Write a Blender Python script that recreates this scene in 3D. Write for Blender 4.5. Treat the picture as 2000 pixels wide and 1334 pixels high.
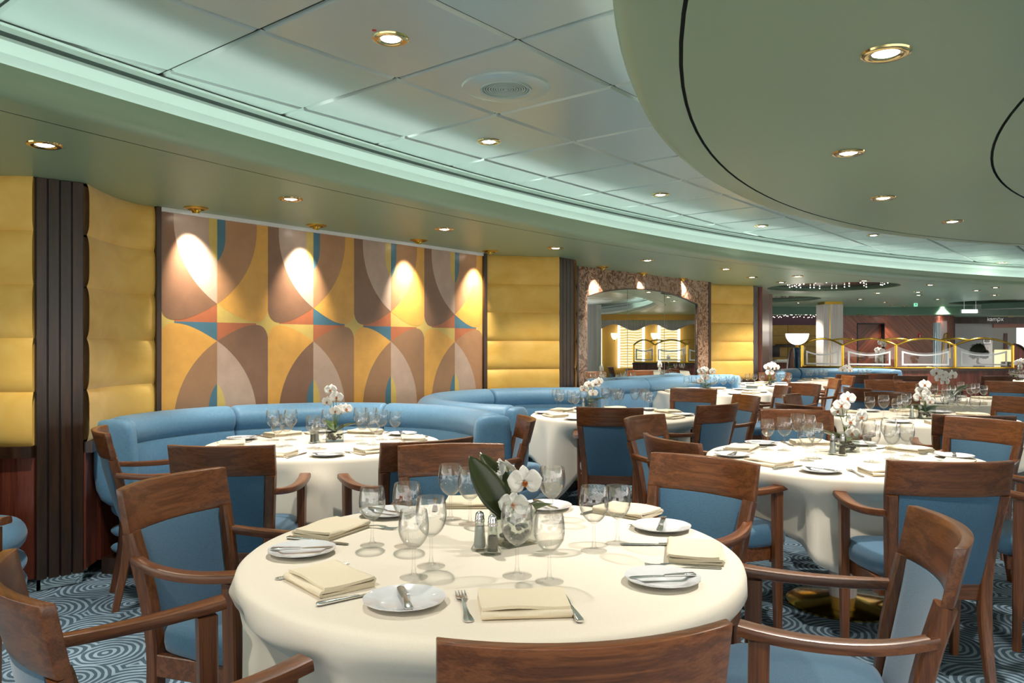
import bpy, bmesh, math, random
from mathutils import Vector, Matrix, noise as mnoise
random.seed(7)
PI = math.pi
S = bpy.context.scene
COL = S.collection
for o in list(bpy.data.objects):
    bpy.data.objects.remove(o)

# ------------------------------------------------------------------ camera, world, exposure
F, HZ, ZC = 1520.0, 672.0, 1.31          # focal length (px), horizon row (px), eye height (m)
cd = bpy.data.cameras.new('camera')
cam = bpy.data.objects.new('camera', cd)
COL.objects.link(cam)
cam.location = (0, 0, ZC)
cam.rotation_euler = (PI/2, 0, 0)
cd.sensor_width = 36.0
cd.lens = F/2000*36
cd.shift_y = (HZ-667)/2000
cd.clip_start = 0.05
cd.clip_end = 200
S.camera = cam
w = bpy.data.worlds.new('world')
S.world = w
w.use_nodes = True
w.node_tree.nodes['Background'].inputs[0].default_value = (1.0, 0.97, 0.92, 1)
w.node_tree.nodes['Background'].inputs[1].default_value = 2.25
S.view_settings.view_transform = 'Standard'
S.view_settings.look = 'None'
S.view_settings.exposure = 0.0
S.view_settings.gamma = 1.0
S.view_settings.use_curve_mapping = False
cy = S.cycles
cy.max_bounces = 7
cy.diffuse_bounces = 3
cy.glossy_bounces = 4
cy.transmission_bounces = 6
cy.transparent_max_bounces = 48
cy.caustics_reflective = False
cy.caustics_refractive = False
cy.sample_clamp_indirect = 4.0
cy.use_denoising = True
cy.use_light_tree = True
LAMP = 1.85                                # overall gain of every lamp

# ------------------------------------------------------------------ geometry helpers
def P(px, py, z):                         # point of the horizontal plane at height z that the photo shows at (px, py)
    Y = F*(ZC-z)/(py-HZ)
    return Vector(((px-1000)/F*Y, Y, z))
def D(px, py, Y):                         # point at depth Y
    return Vector(((px-1000)/F*Y, Y, ZC-(py-HZ)/F*Y))
def lin(c):
    c = c/255.0
    return c/12.92 if c <= 0.04045 else ((c+0.055)/1.055)**2.4
def rgb(r, g, b):
    return (lin(r), lin(g), lin(b), 1)
def bm_new():
    return bmesh.new()
def link(o, parent=None):
    COL.objects.link(o)
    if parent: o.parent = parent
    return o
def obj(name, bm, mat, parent=None, smooth=True, auto=40):
    me = bpy.data.meshes.new(name)
    bmesh.ops.recalc_face_normals(bm, faces=bm.faces[:])
    bm.to_mesh(me); bm.free()
    for m in (mat if isinstance(mat, (list, tuple)) else [mat]):
        me.materials.append(m)
    if smooth:
        for p in me.polygons: p.use_smooth = True
        try: me.set_sharp_from_angle(angle=math.radians(auto))
        except Exception: pass
    o = bpy.data.objects.new(name, me)
    return link(o, parent)
def thing(name, label, cat, loc=(0, 0, 0), rz=0, group=None):
    o = bpy.data.objects.new(name, None)
    COL.objects.link(o)
    o.empty_display_size = 0.05
    o.location = loc; o.rotation_euler = (0, 0, rz)
    o['label'] = label; o['category'] = cat
    if group: o['group'] = group
    return o
def tag(o, label, cat, group=None):
    o['label'] = label; o['category'] = cat
    if group: o['group'] = group
    return o
def struct(name, bm, mat, smooth=False):
    o = obj(name, bm, mat, None, smooth)
    o['kind'] = 'structure'
    return o
def copy_tree(o, parent=None):
    c = o.copy(); COL.objects.link(c)
    if parent: c.parent = parent
    for ch in list(o.children): copy_tree(ch, c)
    return c
def dup(root, loc, rz, label, group=None):
    r = copy_tree(root)
    r.location = loc; r.rotation_euler = (0, 0, rz)
    r['label'] = label
    if group: r['group'] = group
    return r
def box(bm, x0, x1, y0, y1, z0, z1, mi=0):
    v = [bm.verts.new(p) for p in ((x0,y0,z0),(x1,y0,z0),(x1,y1,z0),(x0,y1,z0),(x0,y0,z1),(x1,y0,z1),(x1,y1,z1),(x0,y1,z1))]
    for f in ((0,3,2,1),(4,5,6,7),(0,1,5,4),(1,2,6,5),(2,3,7,6),(3,0,4,7)):
        bm.faces.new([v[i] for i in f]).material_index = mi
    return v
def bevel(bm, off, seg=2):
    bmesh.ops.bevel(bm, geom=bm.edges[:], offset=off, segments=seg, profile=0.5, affect='EDGES', clamp_overlap=True)
def rbox(bm, x0, x1, y0, y1, z0, z1, r, seg=2):
    t = bmesh.new(); box(t, x0, x1, y0, y1, z0, z1); bevel(t, r, seg)
    me = bpy.data.meshes.new('t'); t.to_mesh(me); t.free(); bm.from_mesh(me); bpy.data.meshes.remove(me)
def lathe(bm, prof, n=24, c=(0, 0, 0), closed=False, mi=0, scallop=0):
    rings = []
    for r, z in prof:
        if r < 1e-5:
            rings.append([bm.verts.new((c[0], c[1], c[2]+z))])
        else:
            rings.append([bm.verts.new((c[0]+r*(1+scallop*math.cos(12*2*PI*i/n))*math.cos(2*PI*i/n), c[1]+r*(1+scallop*math.cos(12*2*PI*i/n))*math.sin(2*PI*i/n), c[2]+z)) for i in range(n)])
    pairs = list(zip(rings[:-1], rings[1:]))
    if closed: pairs.append((rings[-1], rings[0]))
    for a, b in pairs:
        for i in range(n):
            j = (i+1) % n
            if len(a) == 1 and len(b) == 1: continue
            if len(a) == 1: f = (a[0], b[i], b[j])
            elif len(b) == 1: f = (a[i], a[j], b[0])
            else: f = (a[i], a[j], b[j], b[i])
            try: bm.faces.new(f).material_index = mi
            except ValueError: pass
def frame_path(pts):
    out = []
    for i, p in enumerate(pts):
        a = pts[max(0, i-1)]; b = pts[min(len(pts)-1, i+1)]
        out.append((Vector(b)-Vector(a)).normalized())
    return out
def sweep(bm, pts, sec, up=(0, 0, 1), cap=True, scale=None, mi=0):
    """sweep a closed cross-section (side, up) along 3-D points; scale = list of (sx, sy)"""
    pts = [Vector(p) for p in pts]
    T = frame_path(pts); rings = []
    up = Vector(up)
    for i, p in enumerate(pts):
        side = T[i].cross(up)
        if side.length < 1e-4: side = T[i].cross(Vector((0, 1, 0)))
        side.normalize()
        u2 = side.cross(T[i]).normalized()
        sx, sy = scale[i] if scale else (1, 1)
        rings.append([bm.verts.new(p+side*(s*sx)+u2*(u*sy)) for s, u in sec])
    n = len(sec)
    for a, b in zip(rings[:-1], rings[1:]):
        for i in range(n):
            j = (i+1) % n
            bm.faces.new((a[i], a[j], b[j], b[i])).material_index = mi
    if cap:
        bm.faces.new(rings[0][::-1]).material_index = mi
        bm.faces.new(rings[-1]).material_index = mi
def circ(r, n=10):
    return [(r*math.cos(2*PI*i/n), r*math.sin(2*PI*i/n)) for i in range(n)]
def rrect(wd, h, r=0.006, k=2):
    pts = []
    for cx, cy_, a0 in ((wd/2-r, h/2-r, 0), (-wd/2+r, h/2-r, PI/2), (-wd/2+r, -h/2+r, PI), (wd/2-r, -h/2+r, 1.5*PI)):
        for i in range(k+1):
            a = a0+PI/2*i/k
            pts.append((cx+r*math.cos(a), cy_+r*math.sin(a)))
    return pts
def bez(p0, p1, p2, p3, n=10):
    out = []
    for i in range(n+1):
        t = i/n; s = 1-t
        out.append(tuple(s**3*a+3*s*s*t*b+3*s*t*t*c+t**3*d for a, b, c, d in zip(p0, p1, p2, p3)))
    return out
def quad_path(A, M, B, n=12):              # curve through A, M (middle) and B in plan
    A, M, B = Vector(A), Vector(M), Vector(B)
    C = 2*M-0.5*(A+B)
    return [(1-t)**2*A+2*t*(1-t)*C+t*t*B for t in [i/n for i in range(n+1)]]
def plan_sweep(bm, path, prof, cap=True, ends=0.0, mi=0):
    """sweep a closed (u, z) profile along a plan path; u is measured to the LEFT of the walking direction.
    ends > 0 rounds both ends by shrinking the profile about its middle"""
    path = [Vector((p[0], p[1])) for p in path]
    L = [0]
    for a, b in zip(path[:-1], path[1:]): L.append(L[-1]+(b-a).length)
    if ends > 0:                            # resample so that the rounded ends have points
        tot = L[-1]
        ss = [ends*(1-math.cos(k*PI/12)) for k in range(0, 7)]
        mid = [ends+(tot-2*ends)*k/max(6, len(path)) for k in range(1, max(6, len(path)))]
        ss = ss+mid+[tot-x for x in ss[::-1]]
        def at(s):
            for i in range(len(L)-1):
                if s <= L[i+1]+1e-9:
                    t = (s-L[i])/max(1e-9, L[i+1]-L[i])
                    return path[i].lerp(path[i+1], t)
            return path[-1]
        np_ = [at(s) for s in ss]
        sc = []
        for s in ss:
            d = min(s, tot-s)
            sc.append(1.0 if d >= ends else 0.66+0.34*math.sqrt(max(0, 1-(1-d/ends)**2)))
        path = np_
    else:
        sc = [1.0]*len(path)
    um = sum(p[0] for p in prof)/len(prof); zm = sum(p[1] for p in prof)/len(prof)
    rings = []
    for i, p in enumerate(path):
        a = path[max(0, i-1)]; b = path[min(len(path)-1, i+1)]
        t = (b-a).normalized(); n = Vector((-t.y, t.x))
        rings.append([bm.verts.new((p.x+n.x*(um+(u-um)*sc[i]), p.y+n.y*(um+(u-um)*sc[i]), zm+(z-zm)*sc[i])) for u, z in prof])
    k = len(prof)
    for a, b in zip(rings[:-1], rings[1:]):
        for i in range(k):
            j = (i+1) % k
            bm.faces.new((a[i], a[j], b[j], b[i])).material_index = mi
    if cap:
        bm.faces.new(rings[0][::-1]).material_index = mi
        bm.faces.new(rings[-1]).material_index = mi
def smooth_prof(pts, it=2):
    for _ in range(it):
        q = []
        for i in range(len(pts)):
            a, b = pts[i], pts[(i+1) % len(pts)]
            q.append((a[0]*.75+b[0]*.25, a[1]*.75+b[1]*.25)); q.append((a[0]*.25+b[0]*.75, a[1]*.25+b[1]*.75))
        pts = q
    return pts
ORD = ['first','second','third','fourth','fifth','sixth','seventh','eighth','ninth','tenth','eleventh','twelfth','thirteenth','fourteenth','fifteenth','sixteenth','seventeenth','eighteenth','nineteenth','twentieth','twenty-first','twenty-second','twenty-third','twenty-fourth','twenty-fifth','twenty-sixth','twenty-seventh','twenty-eighth','twenty-ninth','thirtieth','thirty-first','thirty-second','thirty-third','thirty-fourth','thirty-fifth','thirty-sixth','thirty-seventh','thirty-eighth','thirty-ninth','fortieth']

# ------------------------------------------------------------------ materials
def mat(name, color=(0.5, 0.5, 0.5, 1), rough=0.5, metal=0.0, **kw):
    m = bpy.data.materials.new(name); m.use_nodes = True
    b = m.node_tree.nodes['Principled BSDF']
    b.inputs['Base Color'].default_value = color
    b.inputs['Roughness'].default_value = rough
    b.inputs['Metallic'].default_value = metal
    for k, v in kw.items():
        b.inputs[k.replace('_', ' ')].default_value = v
    return m
def N(m, t, **kw):
    n = m.node_tree.nodes.new(t)
    for k, v in kw.items():
        if hasattr(n, k): setattr(n, k, v)
    return n
def L_(m, a, b): m.node_tree.links.new(a, b)
def coords(m, scale=(1, 1, 1), rot=(0, 0, 0), kind='Object'):
    tc = N(m, 'ShaderNodeTexCoord'); mp = N(m, 'ShaderNodeMapping')
    mp.inputs['Scale'].default_value = scale; mp.inputs['Rotation'].default_value = rot
    L_(m, tc.outputs[kind], mp.inputs['Vector'])
    return mp.outputs['Vector']
def ramp(m, fac, stops):
    r = N(m, 'ShaderNodeValToRGB')
    el = r.color_ramp.elements
    while len(el) < len(stops): el.new(0.5)
    for e, (p, c) in zip(el, stops): e.position = p; e.color = c
    L_(m, fac, r.inputs['Fac'])
    return r.outputs['Color']
def noise_tex(m, vec, scale, detail=3, rough=0.5, dist=0.0):
    n = N(m, 'ShaderNodeTexNoise')
    n.inputs['Scale'].default_value = scale; n.inputs['Detail'].default_value = detail
    n.inputs['Roughness'].default_value = rough; n.inputs['Distortion'].default_value = dist
    if vec is not None: L_(m, vec, n.inputs['Vector'])
    return n.outputs['Fac']
def bump(m, height, strength=0.2, dist=0.01):
    b = N(m, 'ShaderNodeBump'); b.inputs['Strength'].default_value = strength; b.inputs['Distance'].default_value = dist
    L_(m, height, b.inputs['Height'])
    L_(m, b.outputs['Normal'], m.node_tree.nodes['Principled BSDF'].inputs['Normal'])
def BS(m): return m.node_tree.nodes['Principled BSDF']
def wood(name, stretch, dark, mid, light, rough=0.32, scale=1.0, rot=(0, 0, 0)):
    m = mat(name, mid, rough)
    info = N(m, 'ShaderNodeObjectInfo')
    tc = N(m, 'ShaderNodeTexCoord'); add = N(m, 'ShaderNodeVectorMath', operation='ADD')
    sc = N(m, 'ShaderNodeVectorMath', operation='SCALE'); sc.inputs[0].default_value = (3.1, 7.7, 5.3)
    L_(m, info.outputs['Random'], sc.inputs['Scale'])
    L_(m, tc.outputs['Object'], add.inputs[0]); L_(m, sc.outputs[0], add.inputs[1])
    mp = N(m, 'ShaderNodeMapping'); mp.inputs['Scale'].default_value = [s*scale for s in stretch]
    mr = N(m, 'ShaderNodeMapping'); mr.inputs['Rotation'].default_value = rot
    L_(m, add.outputs[0], mr.inputs['Vector']); L_(m, mr.outputs[0], mp.inputs['Vector'])
    f = noise_tex(m, mp.outputs['Vector'], 1.0, 4, 0.6, 0.8)
    w_ = N(m, 'ShaderNodeMath', operation='MULTIPLY'); w_.inputs[1].default_value = 5.0; L_(m, f, w_.inputs[0])
    fr = N(m, 'ShaderNodeMath', operation='PINGPONG'); fr.inputs[1].default_value = 1.0; L_(m, w_.outputs[0], fr.inputs[0])
    f2 = noise_tex(m, mp.outputs['Vector'], 6.0, 3, 0.7)
    mx = N(m, 'ShaderNodeMath', operation='MULTIPLY_ADD'); mx.inputs[1].default_value = 0.45; L_(m, fr.outputs[0], mx.inputs[0]); L_(m, f2, mx.inputs[2])
    c = ramp(m, mx.outputs[0], [(0.25, dark), (0.62, mid), (1.0, light)])
    L_(m, c, BS(m).inputs['Base Color'])
    BS(m).inputs['Coat Weight'].default_value = 0.25
    BS(m).inputs['Coat Roughness'].default_value = 0.25
    return m
WD, WM, WL = rgb(66, 34, 15), rgb(97, 54, 26), rgb(124, 74, 40)
W_X = wood('walnut_along_x', (0.8, 42, 42), WD, WM, WL)
W_Y = wood('walnut_along_y', (42, 0.8, 42), WD, WM, WL)
W_Z = wood('walnut_along_z', (42, 42, 0.8), WD, WM, WL)
W_MAHOG = wood('mahogany_panel', (14, 14, 0.7), rgb(60, 24, 15), rgb(96, 44, 30), rgb(122, 62, 44), 0.4)
W_DIAG = wood('mahogany_diagonal', (14, 14, 0.6), rgb(80, 34, 20), rgb(128, 62, 40), rgb(160, 86, 56), 0.3, 1.0, (0, 0.8, 0))
W_DIAG2 = wood('mahogany_diagonal_mirrored', (14, 14, 0.6), rgb(70, 30, 18), rgb(112, 54, 34), rgb(142, 74, 48), 0.3, 1.0, (0, -0.8, 0))
W_DARK = wood('dark_wenge', (12, 12, 1), rgb(30, 18, 10), rgb(46, 28, 16), rgb(62, 40, 24), 0.3)

M_GREEN = mat('sage_green_ceiling_paint', rgb(153, 176, 143), 0.38)
M_GREEN_D = mat('deep_green_fascia_paint', rgb(88, 122, 98), 0.4)
M_TILE = mat('satin_metal_ceiling_tile', rgb(210, 226, 219), 0.27, 0.3)
M_COVE = mat('white_cove_paint', rgb(198, 216, 206), 0.5)
M_GAP = mat('dark_gap', rgb(40, 52, 46), 0.8)
M_BRASS = mat('polished_brass', rgb(225, 178, 70), 0.14, 1.0)
M_PALEBRASS = mat('pale_brass', rgb(238, 212, 150), 0.14, 1.0)
M_STEEL = mat('polished_steel', rgb(236, 232, 230), 0.2, 1.0)
M_CHROME = mat('chrome', rgb(205, 205, 205), 0.15, 1.0)
M_MIRROR = mat('silvered_mirror', rgb(232, 236, 232), 0.0, 1.0)
M_WHITE = mat('white_porcelain', rgb(242, 242, 246), 0.12, 0, Coat_Weight=0.4)
M_WHITEP = mat('white_paint', rgb(235, 232, 226), 0.5)
M_BLACK = mat('black_plastic', rgb(22, 22, 26), 0.35)
M_SALT = mat('salt_white', rgb(235, 235, 238), 0.9)
M_PEPPER = mat('pepper_grey', rgb(120, 112, 100), 0.9)
M_PEBBLE = mat('dark_pebbles', rgb(52, 44, 34), 0.3)
M_RED = mat('red_sign_plastic', rgb(205, 40, 44), 0.4)
M_BLUEGLAZE = mat('glossy_petrol_blue', rgb(20, 62, 92), 0.08, 0, Coat_Weight=0.6)

def fabric(name, col, col2, scale, rough=0.75, sheen=0.3, bs=0.25):
    m = mat(name, col, rough)
    v = coords(m, (1, 1, 1))
    f = noise_tex(m, v, scale, 2, 0.6)
    L_(m, ramp(m, f, [(0.3, col), (0.7, col2)]), BS(m).inputs['Base Color'])
    BS(m).inputs['Sheen Weight'].default_value = sheen
    bump(m, f, bs, 0.002)
    return m
M_BLUE = fabric('blue_chair_fabric', rgb(48, 88, 116), rgb(63, 105, 134), 300)
M_SOFA = fabric('blue_sofa_upholstery', rgb(88, 134, 168), rgb(98, 145, 178), 60, 0.5, 0.25, 0.05)
M_CLOTH = fabric('ivory_table_linen', rgb(243, 231, 213), rgb(248, 238, 222), 420, 0.85, 0.1, 0.12)
M_NAPKIN = fabric('ivory_napkin_linen', rgb(242, 225, 196), rgb(248, 234, 208), 420, 0.85, 0.1, 0.15)
M_UNDER = fabric('olive_gold_underlay', rgb(150, 140, 50), rgb(170, 160, 66), 90, 0.6, 0.3, 0.1)
def velvet():
    m = mat('golden_yellow_velvet', rgb(214, 172, 64), 0.6)
    v = coords(m, (1, 1, 1.6))
    f = noise_tex(m, v, 3.5, 3, 0.55, 0.6)
    L_(m, ramp(m, f, [(0.3, rgb(222, 172, 68)), (0.7, rgb(238, 194, 98))]), BS(m).inputs['Base Color'])
    BS(m).inputs['Sheen Weight'].default_value = 0.4
    return m
M_YELLOW = velvet()
def marble():
    m = mat('brown_emperador_marble', rgb(84, 58, 44), 0.12)
    v = coords(m, (1, 1, 1))
    a = noise_tex(m, v, 7.0, 6, 0.65, 1.6)
    s = N(m, 'ShaderNodeMath', operation='SUBTRACT'); s.inputs[1].default_value = 0.5; L_(m, a, s.inputs[0])
    ab = N(m, 'ShaderNodeMath', operation='ABSOLUTE'); L_(m, s.outputs[0], ab.inputs[0])
    c = ramp(m, ab.outputs[0], [(0.0, rgb(196, 166, 142)), (0.03, rgb(150, 116, 94)), (0.09, rgb(104, 74, 56)), (0.28, rgb(66, 47, 38))])
    L_(m, c, BS(m).inputs['Base Color'])
    return m
M_MARBLE = marble()
def pale_marble():
    m = mat('pale_striped_stone', rgb(226, 214, 206), 0.25)
    v = coords(m, (30, 30, 0.6))
    L_(m, ramp(m, noise_tex(m, v, 1.0, 3), [(0.3, rgb(206, 190, 182)), (0.7, rgb(236, 228, 222))]), BS(m).inputs['Base Color'])
    return m
M_PALE = pale_marble()
def carpet():
    m = mat('swirl_disc_carpet', rgb(90, 110, 125), 0.95)
    v = coords(m, (3.4, 3.4, 3.4))
    wob = N(m, 'ShaderNodeTexNoise'); wob.inputs['Scale'].default_value = 1.6; L_(m, v, wob.inputs['Vector'])
    sub = N(m, 'ShaderNodeVectorMath', operation='SUBTRACT'); sub.inputs[1].default_value = (.5, .5, .5); L_(m, wob.outputs['Color'], sub.inputs[0])
    scl = N(m, 'ShaderNodeVectorMath', operation='SCALE'); scl.inputs['Scale'].default_value = 0.16; L_(m, sub.outputs[0], scl.inputs[0])
    add = N(m, 'ShaderNodeVectorMath', operation='ADD'); L_(m, v, add.inputs[0]); L_(m, scl.outputs[0], add.inputs[1])
    vo = N(m, 'ShaderNodeTexVoronoi', feature='F1', voronoi_dimensions='2D'); vo.inputs['Scale'].default_value = 1.0; vo.inputs['Randomness'].default_value = 0.55
    L_(m, add.outputs[0], vo.inputs['Vector'])
    mu = N(m, 'ShaderNodeMath', operation='MULTIPLY'); mu.inputs[1].default_value = 64.0; L_(m, vo.outputs['Distance'], mu.inputs[0])
    si = N(m, 'ShaderNodeMath', operation='SINE'); L_(m, mu.outputs[0], si.inputs[0])
    f = noise_tex(m, v, 7.0, 2)
    ad = N(m, 'ShaderNodeMath', operation='MULTIPLY_ADD'); ad.inputs[1].default_value = 1.6; ad.inputs[2].default_value = -0.85; L_(m, f, ad.inputs[0])
    tot = N(m, 'ShaderNodeMath', operation='ADD'); L_(m, si.outputs[0], tot.inputs[0]); L_(m, ad.outputs[0], tot.inputs[1])
    gt = N(m, 'ShaderNodeMath', operation='GREATER_THAN'); gt.inputs[1].default_value = 0.12; L_(m, tot.outputs[0], gt.inputs[0])
    c = ramp(m, gt.outputs[0], [(0.0, rgb(72, 94, 112)), (1.0, rgb(150, 176, 194))])
    g = noise_tex(m, v, 160, 2)
    mixc = N(m, 'ShaderNodeMix', data_type='RGBA', blend_type='MULTIPLY'); mixc.inputs['Factor'].default_value = 0.5
    L_(m, c, mixc.inputs[6]); L_(m, ramp(m, g, [(0.3, (.55, .55, .55, 1)), (0.7, (1, 1, 1, 1))]), mixc.inputs[7])
    L_(m, mixc.outputs[2], BS(m).inputs['Base Color'])
    bump(m, g, 0.4, 0.004)
    return m
M_CARPET = carpet()
def thin_glass(name='clear_wine_glass', tint=(0.99, 0.99, 0.985), base=0.06, gain=0.75, edge=0.62):
    m = bpy.data.materials.new(name); m.use_nodes = True
    nt = m.node_tree; nt.nodes.remove(nt.nodes['Principled BSDF'])
    lw = N(m, 'ShaderNodeLayerWeight'); lw.inputs['Blend'].default_value = 0.5
    pw = N(m, 'ShaderNodeMath', operation='POWER'); pw.inputs[1].default_value = 2.6; L_(m, lw.outputs['Facing'], pw.inputs[0])
    ma = N(m, 'ShaderNodeMath', operation='MULTIPLY_ADD', use_clamp=True); ma.inputs[1].default_value = gain; ma.inputs[2].default_value = base; L_(m, pw.outputs[0], ma.inputs[0])
    tcol = ramp(m, pw.outputs[0], [(0.0, (*tint, 1)), (1.0, (tint[0]*edge, tint[1]*edge, tint[2]*edge, 1))])
    tr = N(m, 'ShaderNodeBsdfTransparent'); L_(m, tcol, tr.inputs['Color'])
    gl = N(m, 'ShaderNodeBsdfGlossy'); gl.inputs['Roughness'].default_value = 0.015; gl.inputs['Color'].default_value = (1, 1, 1, 1)
    mx = N(m, 'ShaderNodeMixShader'); L_(m, ma.outputs[0], mx.inputs[0]); L_(m, tr.outputs[0], mx.inputs[1]); L_(m, gl.outputs[0], mx.inputs[2])
    L_(m, mx.outputs[0], nt.nodes['Material Output'].inputs['Surface'])
    return m
M_GLASS = thin_glass()
M_FOOT = thin_glass('clear_glass_foot', (0.99, 0.99, 0.99), 0.03, 0.35, 0.85)
M_PANE = thin_glass('divider_glass_pane', (0.96, 0.98, 0.97), 0.04, 0.4, 0.8)
M_VASE = thin_glass('vase_glass', (0.9, 0.92, 0.9), 0.06, 0.5, 0.6)
M_FROST = mat('frosted_white_band', rgb(246, 246, 248), 0.5)
def emit(name, col, s):
    m = bpy.data.materials.new(name); m.use_nodes = True
    nt = m.node_tree; nt.nodes.remove(nt.nodes['Principled BSDF'])
    e = N(m, 'ShaderNodeEmission'); e.inputs['Color'].default_value = col; e.inputs['Strength'].default_value = s
    L_(m, e.outputs[0], nt.nodes['Material Output'].inputs['Surface'])
    return m
E_LENS = emit('lit_halogen_lens', (1, 0.96, 0.88, 1), 40)
E_COVE = emit('cool_cove_tube', (0.95, 1.0, 0.975, 1), 5*LAMP)
E_BOWL = emit('lit_opal_glass', (1, 0.93, 0.82, 1), 3.5)
E_SCONCE = emit('lit_amber_shade', (1, 0.86, 0.55, 1), 2.2)
E_FAIRY = emit('fairy_light_points', (1, 0.93, 0.8, 1), 8)
E_EXIT = emit('lit_sign_face', (0.85, 1.0, 0.88, 1), 3.0)
E_EXITG = emit('lit_green_sign_face', (0.25, 0.85, 0.5, 1), 1.2)
E_ONYX = emit('backlit_yellow_onyx', (1, 0.82, 0.42, 1), 1.3)
E_DAY = emit('bright_corridor_light', (1, 0.98, 0.95, 1), 2.2)
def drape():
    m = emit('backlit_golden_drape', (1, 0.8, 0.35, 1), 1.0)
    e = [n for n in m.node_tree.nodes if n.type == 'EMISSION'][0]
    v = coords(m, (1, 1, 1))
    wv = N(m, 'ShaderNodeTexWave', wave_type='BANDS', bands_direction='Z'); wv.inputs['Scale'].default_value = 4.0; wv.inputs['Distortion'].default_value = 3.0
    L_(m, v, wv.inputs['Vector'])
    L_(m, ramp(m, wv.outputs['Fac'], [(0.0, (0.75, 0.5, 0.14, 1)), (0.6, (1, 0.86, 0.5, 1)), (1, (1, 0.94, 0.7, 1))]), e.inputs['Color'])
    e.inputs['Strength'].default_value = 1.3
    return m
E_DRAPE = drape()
M_PETAL = mat('white_orchid_petal', rgb(248, 244, 238), 0.55, 0, Subsurface_Weight=0.0)
BS(M_PETAL).inputs['Sheen Weight'].default_value = 0.1
M_LIP = mat('orange_orchid_lip', rgb(190, 110, 50), 0.5)
M_LEAF = mat('dark_green_leaf', rgb(62, 70, 38), 0.28)
M_LEAF2 = mat('leaf_green', rgb(82, 104, 50), 0.35)
M_STEM = mat('green_stem', rgb(110, 130, 50), 0.5)
M_BARK = mat('bonsai_bark', rgb(150, 120, 90), 0.9)
M_TREE = mat('bonsai_foliage', rgb(44, 48, 24), 0.7)
M_GOLDWALL = fabric('gold_fabric_wall', rgb(176, 130, 62), rgb(190, 146, 74), 20, 0.7, 0.2, 0.05)
M_PLUM = mat('plum_frieze_paint', rgb(84, 40, 56), 0.4)
M_PINK = mat('salmon_paint', rgb(196, 140, 124), 0.5)
M_GREYW = mat('pale_grey_wall', rgb(216, 210, 208), 0.6)
M_QUILT = mat('quilted_gold_panel', rgb(176, 136, 60), 0.5)

# ------------------------------------------------------------------ shell: floor and ceilings
ZS, ZT = 2.19, 2.50                       # soffit and tile heights
bm = bm_new()
box(bm, -7, 26, -4, 34, -0.1, 0.0)
struct('floor', bm, M_CARPET)

LIPC = Vector((13.08, -4.58))             # the long sweep of the wall-side soffit
lp = [(0, 120), (350, 233), (700, 329), (1000, 392), (1300, 466), (1650, 514.5), (2000, 542)]
H_LIP = 0.985
lpt = []
for a, b in lp:
    q = P(a, b, ZC+H_LIP); lpt.append(Vector((q.x, q.y)))
def fit_r(theta, pts):                    # quadratic fit of the radius against the angle
    A = [(math.atan2((p-LIPC).y, (p-LIPC).x), (p-LIPC).length) for p in pts]
    n = len(A); m_ = sum(a for a, _ in A)/n
    Mx = [[sum((a-m_)**(i+j) for a, _ in A) for j in range(3)] for i in range(3)]
    v = [sum(r*(a-m_)**i for a, r in A) for i in range(3)]
    for i in range(3):
        for k in range(i+1, 3):
            f = Mx[k][i]/Mx[i][i]
            Mx[k] = [x-f*y for x, y in zip(Mx[k], Mx[i])]; v[k] -= f*v[i]
    c = [0]*3
    for i in (2, 1, 0): c[i] = (v[i]-sum(Mx[i][j]*c[j] for j in range(i+1, 3)))/Mx[i][i]
    lo, hi = min(a for a, _ in A)-0.1, max(a for a, _ in A)+0.1
    t = min(max(theta, lo), hi)-m_
    return c[0]+c[1]*t+c[2]*t*t
LIP = []
for i in range(121):
    th = math.radians(200-150*i/120)
    r = fit_r(th, lpt)
    LIP.append(LIPC+r*Vector((math.cos(th), math.sin(th))))
def off_curve(pts, d):
    out = []
    for i, p in enumerate(pts):
        t = (pts[min(len(pts)-1, i+1)]-pts[max(0, i-1)]).normalized()
        out.append(p+Vector((-t.y, t.x))*d)    # left of the walking direction = away from the room's middle
    return out
def strip(bm, A, za, B, zb, mi=0):
    va = [bm.verts.new((p.x, p.y, za)) for p in A]; vb = [bm.verts.new((p.x, p.y, zb)) for p in B]
    for i in range(len(A)-1):
        bm.faces.new((va[i], va[i+1], vb[i+1], vb[i])).material_index = mi
def profile_strip(bm, base, prof, mi=0):
    for (d0, z0), (d1, z1) in zip(prof[:-1], prof[1:]):
        strip(bm, off_curve(base, d0), z0, off_curve(base, d1), z1, mi)
# wall-side soffit: rounded lip, flat underside with a shadow groove; the flat part is cut for the star domes
bm = bm_new()
prof = [(0.05, ZC+H_LIP-0.02), (0.04, ZC+H_LIP), (0.0, ZC+H_LIP), (0.0, 2.245), (0.006, 2.225), (0.02, 2.207), (0.045, 2.195), (0.075, ZS), (0.215, ZS), (0.215, ZS+0.02), (0.223, ZS+0.02), (0.223, ZS), (6.0, ZS)]
profile_strip(bm, LIP, prof[:9])
profile_strip(bm, LIP, prof[8:12], 1)
bmesh.ops.remove_doubles(bm, verts=bm.verts[:], dist=0.0005)
struct('ceiling_soffit_edge', bm, [M_GREEN, M_GAP], True)
DOMES = [(P(1625, 560.5, ZS), 0.95), (P(1482, 585, ZS), 1.15), (P(1960, 590, ZS), 1.0)]
bm = bm_new()
o1 = off_curve(LIP, 0.223); o2 = off_curve(LIP, 22)
strip(bm, o1, ZS, o2, ZS); strip(bm, o1, ZS+0.025, o2, ZS+0.025); strip(bm, o1, ZS, o1, ZS+0.025); strip(bm, o2, ZS, o2, ZS+0.025)
for i in (0, -1):
    bm.faces.new([bm.verts.new((o1[i].x, o1[i].y, ZS)), bm.verts.new((o2[i].x, o2[i].y, ZS)), bm.verts.new((o2[i].x, o2[i].y, ZS+.025)), bm.verts.new((o1[i].x, o1[i].y, ZS+.025))])
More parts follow.
